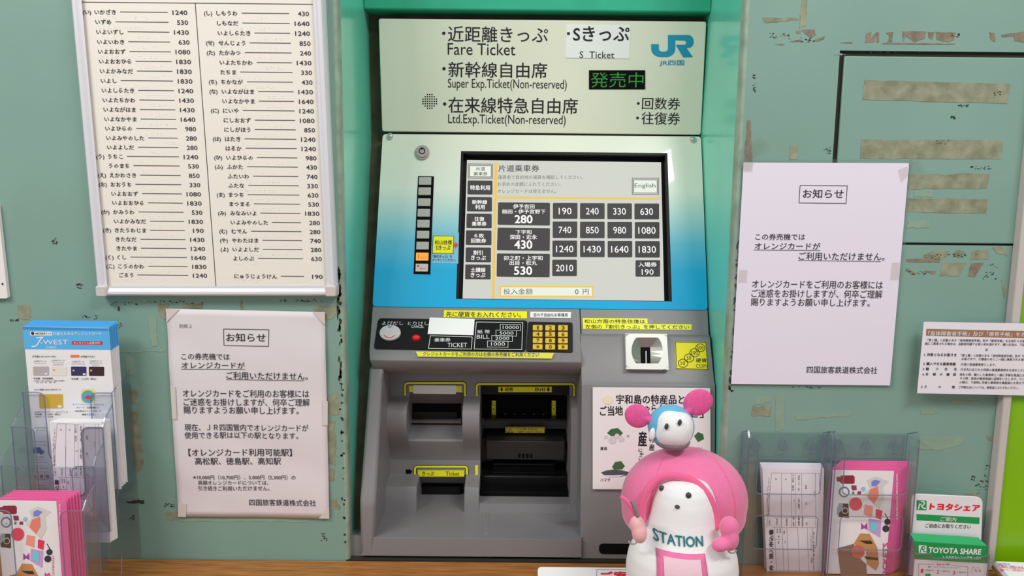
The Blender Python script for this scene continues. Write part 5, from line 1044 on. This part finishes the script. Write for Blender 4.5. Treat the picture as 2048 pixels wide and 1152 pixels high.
# pink brochures in the second pocket
PB = Plane((0, -.026, 0))
def brochure(lab, dx, dy, d, cat='brochure'):
    pl = Plane((0, d, 0)); m = lambda x, y: (1470 + x / 3.814 + dx, 850 + y / 3.814 + dy)
    t = Thing('railway_brochure', lab, cat, (pl.ab(*m(1000, 1150))[0], d, CZ + .002))
    q = [pl.ab(*m(748, 345)), pl.ab(*m(1213, 352)), pl.ab(*m(1213, 1150)), pl.ab(*m(745, 1150))]; zb = CZ + .002
    g = G(); g.prism(pl, [q[0], q[1], (q[1][0] - .0005, zb), (q[0][0] + .0004, zb)], -.0009, 0); s = t.part('cover', g, WHF)
    g = G(); q2 = [pl.ab(*m(1213, 352)), pl.ab(*m(1272, 356))]; vs = [pl.pt(*q2[0]), pl.pt(q2[1][0], q2[1][1], -.004), pl.pt(q2[1][0], zb, -.004), pl.pt(q2[0][0], zb)]; g.add(vs + [v + Vector((0, .0009, 0)) for v in vs], [(0, 3, 2, 1), (4, 5, 6, 7), (0, 1, 5, 4), (1, 2, 6, 5), (2, 3, 7, 6)]); t.part('pink_fold', g, PKF)
    r = brochure_print(t, s, pl, dx, dy); g = G(); r[1]('SMILE EKI CHAN / RECCHA KUN', 1243, 720, 375, 13, bold=.02, g_=g)
    g2 = G(); g2.add([Vector(v) + Vector((0, .0022, 0)) - Vector((0, .0012, 0)) for v in g.v], g.f); t.part('white_lettering', g2, WHT); return pl, q, m, zb
def stack(lab, grp, pl, x0, x1, zt1, zb, n, d0, step, dxs, dzs, mats, nm='railway_brochure', cat='brochure'):
    base = None
    for k in range(n):
        if base is None:
            g = G(); g.box(x0, x1, d0, d0 + .0010, zb, zt1); o = solo(nm, g, mats, lab, cat, (x0, d0, zb), group=grp); base = o; p0 = o.location.copy()
        else: o = base.copy(); COL.objects.link(o)
        o['label'] = nth(k, n) + ' ' + lab
        o.location = p0 + Vector((dxs * k, step * k, 0)); o.scale.z = 1 + dzs * k
pl, q, m, zb = brochure('front railway brochure with suitcase and camera drawings in the double rack', 0, 0, -.0285)
stack('pink brochure behind the front one in the double rack', 'pink brochures behind the front one in the double rack', pl, q[0][0] + .001, m and pl.ab(*m(1290, 352))[0], q[0][1] + .0008, zb, 7, -.0230, .0022, .0028, .006, PKF)
# ---- left rack with four tiers
TD = [-.050, -.075, -.100, -.128]; RX = Xat(223.5, TD[0], zy(786, TD[0], 223)); LX = Xat(45.5, TD[0], zy(790, TD[0], 45))
lr = Thing('leaflet_rack', 'clear acrylic four-tier leaflet rack at the left under the white wall sign', 'leaflet rack', (LX, 0, CZ))
TY = [786, 855, 933, 1022]; TZ = [onY(x, y, d).z for x, y, d in zip((223, 201, 175, 144), TY, TD)]
BH = [onY(244, 768, -.004).z] + [z for z in TZ]
g = G(); g.box(LX, RX, -.004, -.002, CZ + .001, BH[0]); rackpanel(lr, 'back_plate', g)
for i, (d, zt1) in enumerate(zip(TD, TZ)):
    pb = Plane((0, d, 0)); zbm = max(CZ + .002, (zt1 - .135)); lw = .027; ub = max(zbm + .012, zt1 - .088)
    out = part_round([(LX, zt1), (LX + lw, zt1), (LX + lw, ub), (RX - lw, ub), (RX - lw, zt1), (RX, zt1), (RX, zbm), (LX, zbm)], (1, 2, 3, 4), .010, 6)
    out2 = [p for p in out]
    # concave plate: build from three convex pieces sharing one outline
    g = G(); g.prism(pb, out2, -.001, .001); rackpanel(lr, 'front_plate', g)
    g = G(); edge = part_round([(LX, zt1), (LX + lw, zt1), (LX + lw, ub), (RX - lw, ub), (RX - lw, zt1), (RX, zt1)], (1, 2, 3, 4), .010, 6); g.tube([pb.pt(*p) for p in edge], .0007, 6)
    dback = -.004 if i == 0 else TD[i - 1]; zbk = BH[0] if i == 0 else zt1 + .045
    for X in (LX, RX):
        hi = zt1 + (.018 if i == 0 else .022); g.tube([(X, dback, hi), (X, dback * .3 + d * .7, hi - .012), (X, d, zt1), (X, d, zbm)], .0007, 6)
    rackpanel(lr, 'moulded_edge', g, EDG)
    for X in (LX, RX - .0016):
        g = G(); vs = [(X, dback, hi), (X, dback * .3 + d * .7, hi - .012), (X, d, zt1), (X, d, zbm), (X, dback, zbm + .0)]; vs += [(x + .0016, y, z) for x, y, z in vs]; g.add(vs, [(0, 1, 2, 3, 4), (9, 8, 7, 6, 5)] + [(k, 5 + k, 5 + (k + 1) % 5, (k + 1) % 5) for k in range(5)]); rackpanel(lr, 'side_plate', g)
    if i: g = G(); g.box(LX, RX, TD[i - 1] - .002, TD[i - 1] - .0011, zbm, TZ[i - 1] - .05); rackpanel(lr, 'tier_back', g)
    g = G(); g.box(LX, RX, d, dback, zbm - .001, zbm + .001); rackpanel(lr, 'tier_floor', g)
g = G(); g.tube([onY(230, 1110, -.02), onY(243, 1112, -.06), onY(243, 1150, -.08)], .0007, 6); rackpanel(lr, 'foot_edge', g, EDG)
# credit card leaflets in the top tier
CLP = Plane((0, -.046, 0)); m = lambda x, y: (x / 4.115, 620 + y / 4.115)
cl = Thing('card_leaflet', 'front credit card leaflet with a blue heading in the top tier of the left rack', 'leaflet', (CLP.ab(60, 900)[0], -.046, CZ + .05))
A = CLP.ab(*m(187, 137)); B = CLP.ab(*m(893, 152)); zb = TZ[0] - .128; g = G(); Aw = CLP.ab(*m(258, 1150)); g.prism(CLP, [A, B, (B[0] + .003, zb), (A[0] + .003, zb)], -.0006, 0); s = cl.part('sheet', g, WHF)
g = G(); g.poly(CLP, [m(187, 137), m(893, 152), m(908, 328), m(207, 322)], .0001, .0002); cl.part('blue_heading', g, LBL, parent=s)
g = G(); g.poly(CLP, [m(187, 137), m(893, 152), m(896, 172), m(190, 160)], .00022, .0003); cl.part('heading_band', g, C_('mid_blue', (62, 134, 186)), parent=s)
g = G(); g.rr(CLP, [m(247, 176), m(430, 178), m(430, 210), m(248, 208)], .001, .0003, .0003); T(g, CLP, 'が最もたまるクレジットカード', m(440, 0)[0], m(0, 178)[1], m(840, 0)[0], m(0, 208)[1], off=.0004, bold=.02)
T(g, CLP, '-WEST', m(335, 0)[0], m(0, 245)[1], m(562, 0)[0], m(0, 283)[1], off=.0004); T(g, CLP, 'CARD', m(380, 0)[0], m(0, 298)[1], m(465, 0)[0], m(0, 315)[1], off=.0004); g.stroke(CLP, [m(300, 228), m(352, 224), m(335, 240), m(305, 290), m(285, 300), m(262, 298)], 2.2, .0004, .0004); cl.part('white_lettering', g, WHT, parent=s)
g = G(); g.poly(CLP, [m(592, 256), m(846, 258), m(844, 286), m(591, 284)], .0003, .0003); cl.part('red_strip', g, C_('red', (205, 32, 62)), parent=s); g = G(); T(g, CLP, 'オンライン入会受付中!', m(608, 0)[0], m(0, 262)[1], m(828, 0)[0], m(0, 281)[1], off=.0005, bold=.02); cl.part('strip_lettering', g, WHT, parent=s)
g = G(); g.disc(CLP, *m(270, 191), 3.4, 3.4, .0005, .0005, 14); T(g, CLP, 'WESTERポイント', m(292, 0)[0], m(0, 182)[1], m(425, 0)[0], m(0, 203)[1], off=.0005, bold=.02)
for s_, x0, y0, x1, y1, b in [('お手軽にはじめたい方に', 268, 373, 465, 390, .02), ('が利用できる！', 665, 374, 782, 392, .02), ('J-WESTカード', 280, 414, 385, 430, 0), ('（ベーシック）', 285, 433, 380, 446, 0), ('J-WESTカード', 428, 408, 535, 424, 0), ('（ベーシック）', 436, 426, 525, 440, 0), ('オフホワイト', 440, 444, 525, 457, 0), ('J-WESTカード', 595, 417, 695, 433, 0), ('（エクスプレス）', 592, 436, 698, 450, 0), ('J-WESTカード', 740, 412, 840, 428, 0), ('（エクスプレス）', 738, 430, 843, 444, 0), ('ネイビー', 765, 447, 820, 460, 0), ('年会費：初年度無料', 278, 555, 440, 570, .02), ('年会費：1,100円（税込）', 590, 558, 795, 575, .01), ('※1年間に一度もご利用がない場合は年会費が', 280, 576, 535, 588, 0), ('かかります', 298, 590, 465, 601, 0), ('さらに特典のあるJ-WESTカード', 285, 648, 505, 664, .02), ('J-WESTゴールドカード（エクスプレス）', 287, 830, 562, 848, 0), ('年会費：13,100円（税込）', 288, 850, 500, 866, .01), ('（家族カード）年会費', 288, 872, 440, 884, 0), ('チャージ・定期券購入で', 632, 794, 818, 810, .01), ('WESTERポイント（基本）が', 618, 822, 835, 840, .01), ('通常の', 675, 852, 730, 866, .02), ('お子さまも', 287, 962, 400, 974, 0), ('かんたん', 300, 982, 400, 994, 0)]:
    T(g, CLP, s_, m(x0, 0)[0], m(0, y0)[1], m(x1, 0)[0], m(0, y1)[1], off=.0005, bold=b, res=1)
mm = lambda x, y: (x / 4.235, 880 + y / 4.235)
for s_, x0, y0, x1, y1 in [('お申込みは', 285, 135, 375, 150), ('J-WESTカード', 285, 160, 385, 172), ('WESTERポイント', 283, 182, 400, 193), ('J-WESTカード', 283, 210, 385, 222), ('お問い合わせ', 283, 232, 400, 243), ('8 8 8', 288, 290, 420, 326), ('受付時間10:00～', 275, 378, 400, 390), ('西日本', 283, 400, 395, 412)]:
    T(g, CLP, s_, mm(x0, 0)[0], mm(0, y0)[1], mm(x1, 0)[0], mm(0, y1)[1], off=.0005, res=1)
for q_ in ([(270, 10), (400, 12)], [(272, 40), (400, 42)], [(275, 268), (410, 270)], [(275, 335), (410, 336)], [(328, 270), (328, 335)], [(380, 270), (380, 335)], [(275, 270), (275, 335)]): g.stroke(CLP, [mm(*p) for p in q_], .5, .0005, .0005)
cl.part('lettering', g, INKB, parent=s, kind='stuff')
for nm, q_, rgb in [('silver_card', [(273, 465), (403, 465), (404, 540), (276, 540)], (176, 166, 170)), ('cream_card', [(420, 465), (550, 465), (551, 541), (422, 541)], (222, 216, 204)), ('navy_card', [(585, 465), (712, 466), (712, 541), (587, 541)], (52, 46, 92)), ('dark_card', [(732, 466), (858, 467), (858, 543), (734, 542)], (56, 32, 40)), ('gold_card', [(322, 692), (518, 692), (521, 808), (326, 810)], (200, 164, 62)), ('orange_tab', [(580, 370), (655, 370), (655, 390), (580, 390)], (226, 110, 80))]:
    g = G(); g.rr(CLP, [m(*p) for p in q_], .0012, .0003, .0003, 3); cl.part('printed_' + nm, g, C_(nm, rgb), parent=s)
g = G(); g.poly(CLP, [m(478, 782), m(508, 782), m(508, 802), m(478, 802)], .0005, .0005)
for x, y in ((380, 524), (533, 476), (694, 527)): g.poly(CLP, [m(x - 10, y - 7), m(x + 12, y - 7), m(x + 12, y + 7), m(x - 10, y + 7)], .0005, .0005)
cl.part('card_mark', g, WHT, parent=s, kind='stuff')
g = G()
for x, y in ((295, 492), (445, 493), (607, 497), (752, 497), (362, 740)): g.poly(CLP, [m(x - 8, y - 7), m(x + 8, y - 7), m(x + 8, y + 7), m(x - 8, y + 7)], .0005, .0005)
cl.part('card_chip', g, C_('chip_gold', (200, 170, 120)), parent=s, kind='stuff')
g = G(); g.rr(CLP, [m(668, 648), m(783, 650), m(783, 762), m(670, 762)], .0035, .0003, .0003, 5); cl.part('printed_app_icon', g, C_('icon_yellow', (222, 216, 120)), parent=s)
g = G(); g.prism(CLP, [CLP.ab(*m(726 + 55 * math.cos(t * .3), 712 + 52 * math.sin(t * .3))) for t in range(21)], .00045, .00045); cl.part('printed_circle', g, C_('icon_teal', (90, 160, 180)), parent=s)
g = G(); g.prism(CLP, [CLP.ab(*m(*p)) for p in ((695, 718), (710, 706), (728, 698), (746, 706), (762, 716), (746, 728), (728, 734), (710, 728))], .0006, .0006); cl.part('printed_red_shape', g, C_('icon_red', (206, 62, 66)), parent=s)
g = G(); T(g, CLP, 'モバイルICOCA・Apple Pay', m(598, 0)[0], m(0, 768)[1], m(858, 0)[0], m(0, 786)[1], off=.0005); T(g, CLP, '3倍!', m(732, 0)[0], m(0, 846)[1], m(785, 0)[0], m(0, 868)[1], off=.0005, bold=.02); cl.part('blue_lettering', g, C_('blue_text', (92, 150, 206)), parent=s)
g = G(); g.poly(CLP, [mm(283, 60), mm(345, 62), mm(355, 85), mm(372, 88), mm(374, 112), mm(283, 110)], .0005, .0005); g.disc(CLP, *mm(302, 114), 2, 2, .0006, .0006, 10); g.disc(CLP, *mm(350, 116), 2, 2, .0006, .0006, 10); cl.part('printed_lorry', g, C_('lorry_blue', (72, 76, 140)), parent=s, kind='stuff')
base = None
for k in range(9):
    if base is None:
        g = G(); g.box(A[0], B[0], -.0450, -.0443, zb, A[1] - .030); g.k = 1; g.box(A[0] - .0002, B[0], -.04502, -.0443, A[1] - .030, A[1] + .0006)
        o = solo('card_leaflet', g, [WHF, LBL], 'one of the blue-topped leaflets stacked behind the front card leaflet', 'leaflet', (A[0], -.045, zb), group='card leaflets behind the front one in the left rack'); base = o; p0 = o.location.copy()
    else: o = base.copy(); COL.objects.link(o)
    o['label'] = nth(k, 9) + ' blue-topped leaflet behind the front card leaflet in the left rack'
    o.location = p0 + Vector((.0006 * k * (1 if k % 2 else .7), .0017 * k, .0006 * k))
# forms in the second tier
FL = Plane((0, -.074, 0)); fl = Thing('application_form', 'front ticket application form in the second tier of the left rack', 'form', FL.P(150, 1050))
mF = lambda x, y: (470 / 3.814 + (x - 500) / 3.95, 832 + (y - 310) / 3.9)
A = FL.ab(98.5, 843.5); B = FL.ab(203.5, 851.5); zb = TZ[1] - .150
g = G(); g.prism(FL, [A, B, (B[0] + .001, zb), (A[0], zb)], -.0004, 0); s = fl.part('sheet', g, PAPER)
mL = lambda x, y: (98.5 + (x - 208) * .228 + (0), 843 + (y - 333) / 3.85 - 4)
form_print(fl, s, FL, mL, 0)
base = None
for k in range(8):
    if base is None: g = G(); g.box(A[0] + .0008, B[0], -.0735, -.0725, zb, A[1]); o = solo('application_form', g, M('form_edge_white', (232, 228, 226), .6), 'one of the forms stacked behind the front form in the left rack', 'form', (A[0], -.0735, zb), group='forms behind the front form in the left rack'); base = o; p0 = o.location.copy()
    else: o = base.copy(); COL.objects.link(o)
    o['label'] = nth(k, 8) + ' blank form behind the front form in the left rack'
    o.location = p0 + Vector((.0006 * k, .0014 * k, .0001 * k))
# pink brochures in the lowest tier
pl, q, m2, zb = brochure('front railway brochure with suitcase drawings in the lowest tier of the left rack', -1675.5, 60.5, -.120)
stack('pink brochure behind the front one in the left rack', 'pink brochures behind the front one in the left rack', pl, q[0][0] + .001, pl.ab(*m2(1275, 352))[0], q[0][1] + .0010, zb, 5, -.1135, .0026, .0022, .008, PKF)
# ================================================================= CAR SHARE STAND
TS = Plane((0, -.030, 0)); m = lambda x, y: (1800 + x / 3.944, 860 + y / 3.944)
ts = Thing('card_stand', 'white and green car share card stand with leaflets beside the lime green board', 'leaflet stand', (TS.ab(1900, 1100)[0], -.03, CZ))
g = G(); q = [TS.ab(*m(95, 503)), TS.ab(*m(655, 530)), TS.ab(*m(657, 915)), TS.ab(*m(95, 905))]; q[2] = (q[2][0], CZ + .001); q[3] = (q[3][0], CZ + .001); g.prism(TS, part_round(q, (0, 1), .010), -.0025, 0); s = ts.part('card', g, M('card_white', (222, 220, 224), .35), bevel=.0006)
g = G(); g.poly(TS, [m(130, 662), m(627, 690), m(625, 741), m(130, 711)], .0002, .0002); g.poly(TS, [m(130, 553), m(210, 557), m(208, 633), m(130, 631)], .0002, .0002); ts.part('green_print', g, C_('green', (12, 146, 78)), parent=s, kind='stuff')
def logoR(g, mm_, x, y, sc, pl, off):   # flowing letter R in a square
    for q_ in ([(0.18, .92), (.28, .45), (.45, .12), (.7, .10), (.82, .26), (.72, .46), (.5, .55), (.62, .72), (.82, .82), (.95, .80)], [(.45, .12), (.40, .35), (.5, .55)]): g.stroke(pl, [mm_(x + a * sc, y + b * sc) for a, b in q_], sc * .030, off, off)
g = G(); logoR(g, m, 130, 556, 76, TS, .0004); T(g, TS, 'ご案内', m(315, 0)[0], m(0, 683)[1], m(440, 0)[0], m(0, 718)[1], bold=.01, dy=1.2, off=.0004); ts.part('white_lettering', g, WHT, parent=s)
g = G(); T(g, TS, 'トヨタシェア', m(230, 0)[0], m(0, 572)[1], m(627, 0)[0], m(0, 628)[1], bold=.07, dy=3.5, off=.0004); ts.part('red_lettering', g, C_('bright_red', (214, 22, 52)), parent=s)
g = G(); T(g, TS, 'ご自由にお取りください', m(197, 0)[0], m(0, 735)[1], m(555, 0)[0], m(0, 768)[1], bold=.01, dy=3, off=.0004); ts.part('lettering', g, INK, parent=s)
LP2 = Plane((0, -.046, 0)); tl = Thing('share_leaflet', 'green-topped car share leaflet standing in the card stand pocket', 'leaflet', (LP2.ab(1900, 1100)[0], -.046, CZ + .003))
q = [LP2.ab(*m(116, 878)), LP2.ab(*m(688, 915)), LP2.ab(*m(690, 1052)), LP2.ab(*m(116, 1018))]; zb = CZ + .003
g = G(); g.prism(LP2, [q[3], q[2], (q[2][0], zb), (q[3][0], zb)], -.0008, 0); s = tl.part('sheet', g, WHF)
g = G(); g.prism(LP2, q, -.0009, .0001); gt = tl.part('green_top', g, C_('leaflet_green', (14, 142, 74)), parent=s)
g = G(); g.add([LP2.P(*m(116, 878)), LP2.P(*m(688, 915)), LP2.P(*m(660, 880)) + Vector((0, .012, 0)), LP2.P(*m(116, 846)) + Vector((0, .012, 0))] , [(0, 1, 2, 3)]); g.add([v + Vector((0, .0, -.0008)) for v in [Vector(v) for v in g.v]], [(3, 2, 1, 0)]); tl.part('folded_top', g, C_('pale_green', (40, 160, 96)), parent=s)
g = G(); g.poly(LP2, [m(147, 908), m(208, 912), m(207, 972), m(147, 968)], .0003, .0003); T(g, LP2, 'TOYOTA SHARE', m(220, 0)[0], m(0, 922)[1], m(637, 0)[0], m(0, 968)[1], bold=.05, dy=4, off=.0004); T(g, LP2, 'トヨタのカーシェアサービス', m(335, 0)[0], m(0, 989)[1], m(638, 0)[0], m(0, 1014)[1], bold=.03, dy=2, off=.0004); tl.part('white_lettering', g, WHT, parent=s)
g = G(); logoR(g, m, 148, 911, 58, LP2, .0006); g2 = g; tl.part('logo', g, C_('leaflet_green', (14, 142, 74)), parent=s)
g = G(); T(g, LP2, 'Easy to Use', m(288, 0)[0], m(0, 1050)[1], m(390, 0)[0], m(0, 1070)[1], off=.0003, bold=.02)
for s_, x in (('1', 162), ('2', 287), ('3', 413)): T(g, LP2, s_, m(x, 0)[0], m(0, 1094 + (x - 162) * .06)[1], m(x + 20, 0)[0], m(0, 1125 + (x - 162) * .06)[1], off=.0003)
g.stroke(LP2, [m(146, 1190), m(147, 1056), m(270, 1060)], .6, .0003, .0003); g.stroke(LP2, [m(400, 1066), m(535, 1078), m(533, 1190)], .6, .0003, .0003); T(g, LP2, '詳しくは', m(568, 0)[0], m(0, 1078)[1], m(625, 0)[0], m(0, 1090)[1], off=.0003); T(g, LP2, 'こちら', m(556, 0)[0], m(0, 1096)[1], m(640, 0)[0], m(0, 1120)[1], off=.0003); tl.part('red_lettering', g, C_('deep_red', (200, 48, 84)), parent=s, kind='stuff')
g = G(); T(g, LP2, '簡単・３ステップでらくらくカーシェア', m(218, 0)[0], m(0, 1072)[1], m(464, 0)[0], m(0, 1084)[1], dy=2, off=.0003)
for x in (190, 318, 445): T(g, LP2, 'ご予約から', m(x, 0)[0], m(0, 1100 + (x - 190) * .06)[1], m(x + 75, 0)[0], m(0, 1112 + (x - 190) * .06)[1], off=.0003)
tl.part('lettering', g, INKB, parent=s, kind='stuff')
g = G(); g.poly(LP2, [m(200, 1132), m(240, 1134), m(240, 1170), m(200, 1168)], .0002, .0003); tl.part('printed_square', g, C_('leaflet_green', (14, 142, 74)), parent=s)
g = G(); pk = Plane((0, -.050, 0)); zt1 = pk.ab(*m(400, 1012))[1]; X0, X1 = pk.ab(*m(112, 1000))[0], pk.ab(*m(705, 1000))[0]
g.prism(pk, part_round([(X0, zt1 + .006), (X0 + .020, zt1 + .006), (X0 + .026, zt1), (X1 - .018, zt1 - .001), (X1, zt1 + .006), (X1, CZ + .001), (X0, CZ + .001)], (1, 2, 3), .003), -.001, .001); ts.part('pocket_front', g, CLR)
g = G(); g.tube([pk.pt(*p) for p in [(X0, zt1 + .006), (X0 + .020, zt1 + .006), (X0 + .026, zt1), (X1 - .018, zt1 - .001), (X1, zt1 + .006), (X1, CZ + .002)]], .0007, 6); ts.part('pocket_edge', g, EDG)
g = G(); g.box(X1 - .0015, X1, -.050, -.030, CZ + .001, zt1 + .016); g.box(X0, X0 + .0015, -.050, -.030, CZ + .001, zt1 + .016); ts.part('pocket_side', g, CLR, kind='stuff')
# ---- leaflets lying at the lower right corner
la = onY(1990, 1123, -.030); lb2 = Vector((la.x, -.075, CZ + .012)); lp = Plane(lb2, la - lb2)
p1 = lp.ab(1990, 1123); X1 = p1[0] + .12
hb = Thing('leaflet_holder', 'small brown card holder in the lower right corner below the lime green board', 'leaflet holder', (la.x, -.05, CZ))
g = G(); g.prism(lp, [(p1[0] - .002, 0), (X1, 0), (X1, p1[1] - .004), (p1[0] - .003, p1[1] - .001)], -.010, -.0048); g.box(p1[0] + la.x - .002, la.x + X1, -.078, -.04, CZ + .0004, CZ + .006) if False else None
g.box(la.x + p1[0], la.x + X1, -.078, -.030, CZ + .0004, CZ + .004); hb.part('card_tray', g, M('kraft_card', (150, 118, 84), .7), kind='stuff')
base = None
for k in range(5):
    if base is None: g = G(); g.prism(lp, [(p1[0], 0), (X1, -.001), (X1, p1[1] - .006), (p1[0] + .0005, p1[1])], -.0006, 0); o = solo('folded_leaflet', g, WHF, 'one of the white leaflets stacked in the brown card holder', 'leaflet', lb2, group='white leaflets in the brown card holder'); base = o; p0 = o.location.copy()
    else: o = base.copy(); COL.objects.link(o)
    o['label'] = (ORD[k] if k < 4 else 'lowest') + ' white leaflet under the top one in the brown card holder'
    o.location = p0 - lp.n * .00095 * k + Vector((-.0004 * k, 0, 0))
top_t = Thing('folded_leaflet', 'top white leaflet with pink printing in the brown card holder', 'leaflet', lb2)
g = G(); g.prism(lp, [(p1[0] + .0008, 0), (X1, -.001), (X1, p1[1] - .006), (p1[0] + .0012, p1[1] - .0004)], .0003, .0008); s = top_t.part('sheet', g, WHF)
m = lambda x, y: (1800 + x / 3.944, 860 + y / 3.944)
g = G(); T(g, lp, 'ご案内とお知らせの', m(785, 0)[0], m(0, 1068)[1], m(985, 0)[0], m(0, 1092)[1], dy=4, off=.0011, bold=.02); g.poly(lp, [m(780, 1098), m(815, 1102), m(818, 1112), m(784, 1110)], .0011, .0011); T(g, lp, 'くわしくは駅係員まで', m(825, 0)[0], m(0, 1098)[1], m(985, 0)[0], m(0, 1114)[1], dy=3, off=.0011); top_t.part('pink_lettering', g, C_('pink_text', (214, 72, 120)), parent=s)
g = G(); T(g, lp, '四国の鉄道の旅', m(780, 0)[0], m(0, 1054)[1], m(870, 0)[0], m(0, 1066)[1], dy=1, off=.0011); top_t.part('blue_lettering', g, C_('text_blue', (60, 80, 160)), parent=s)
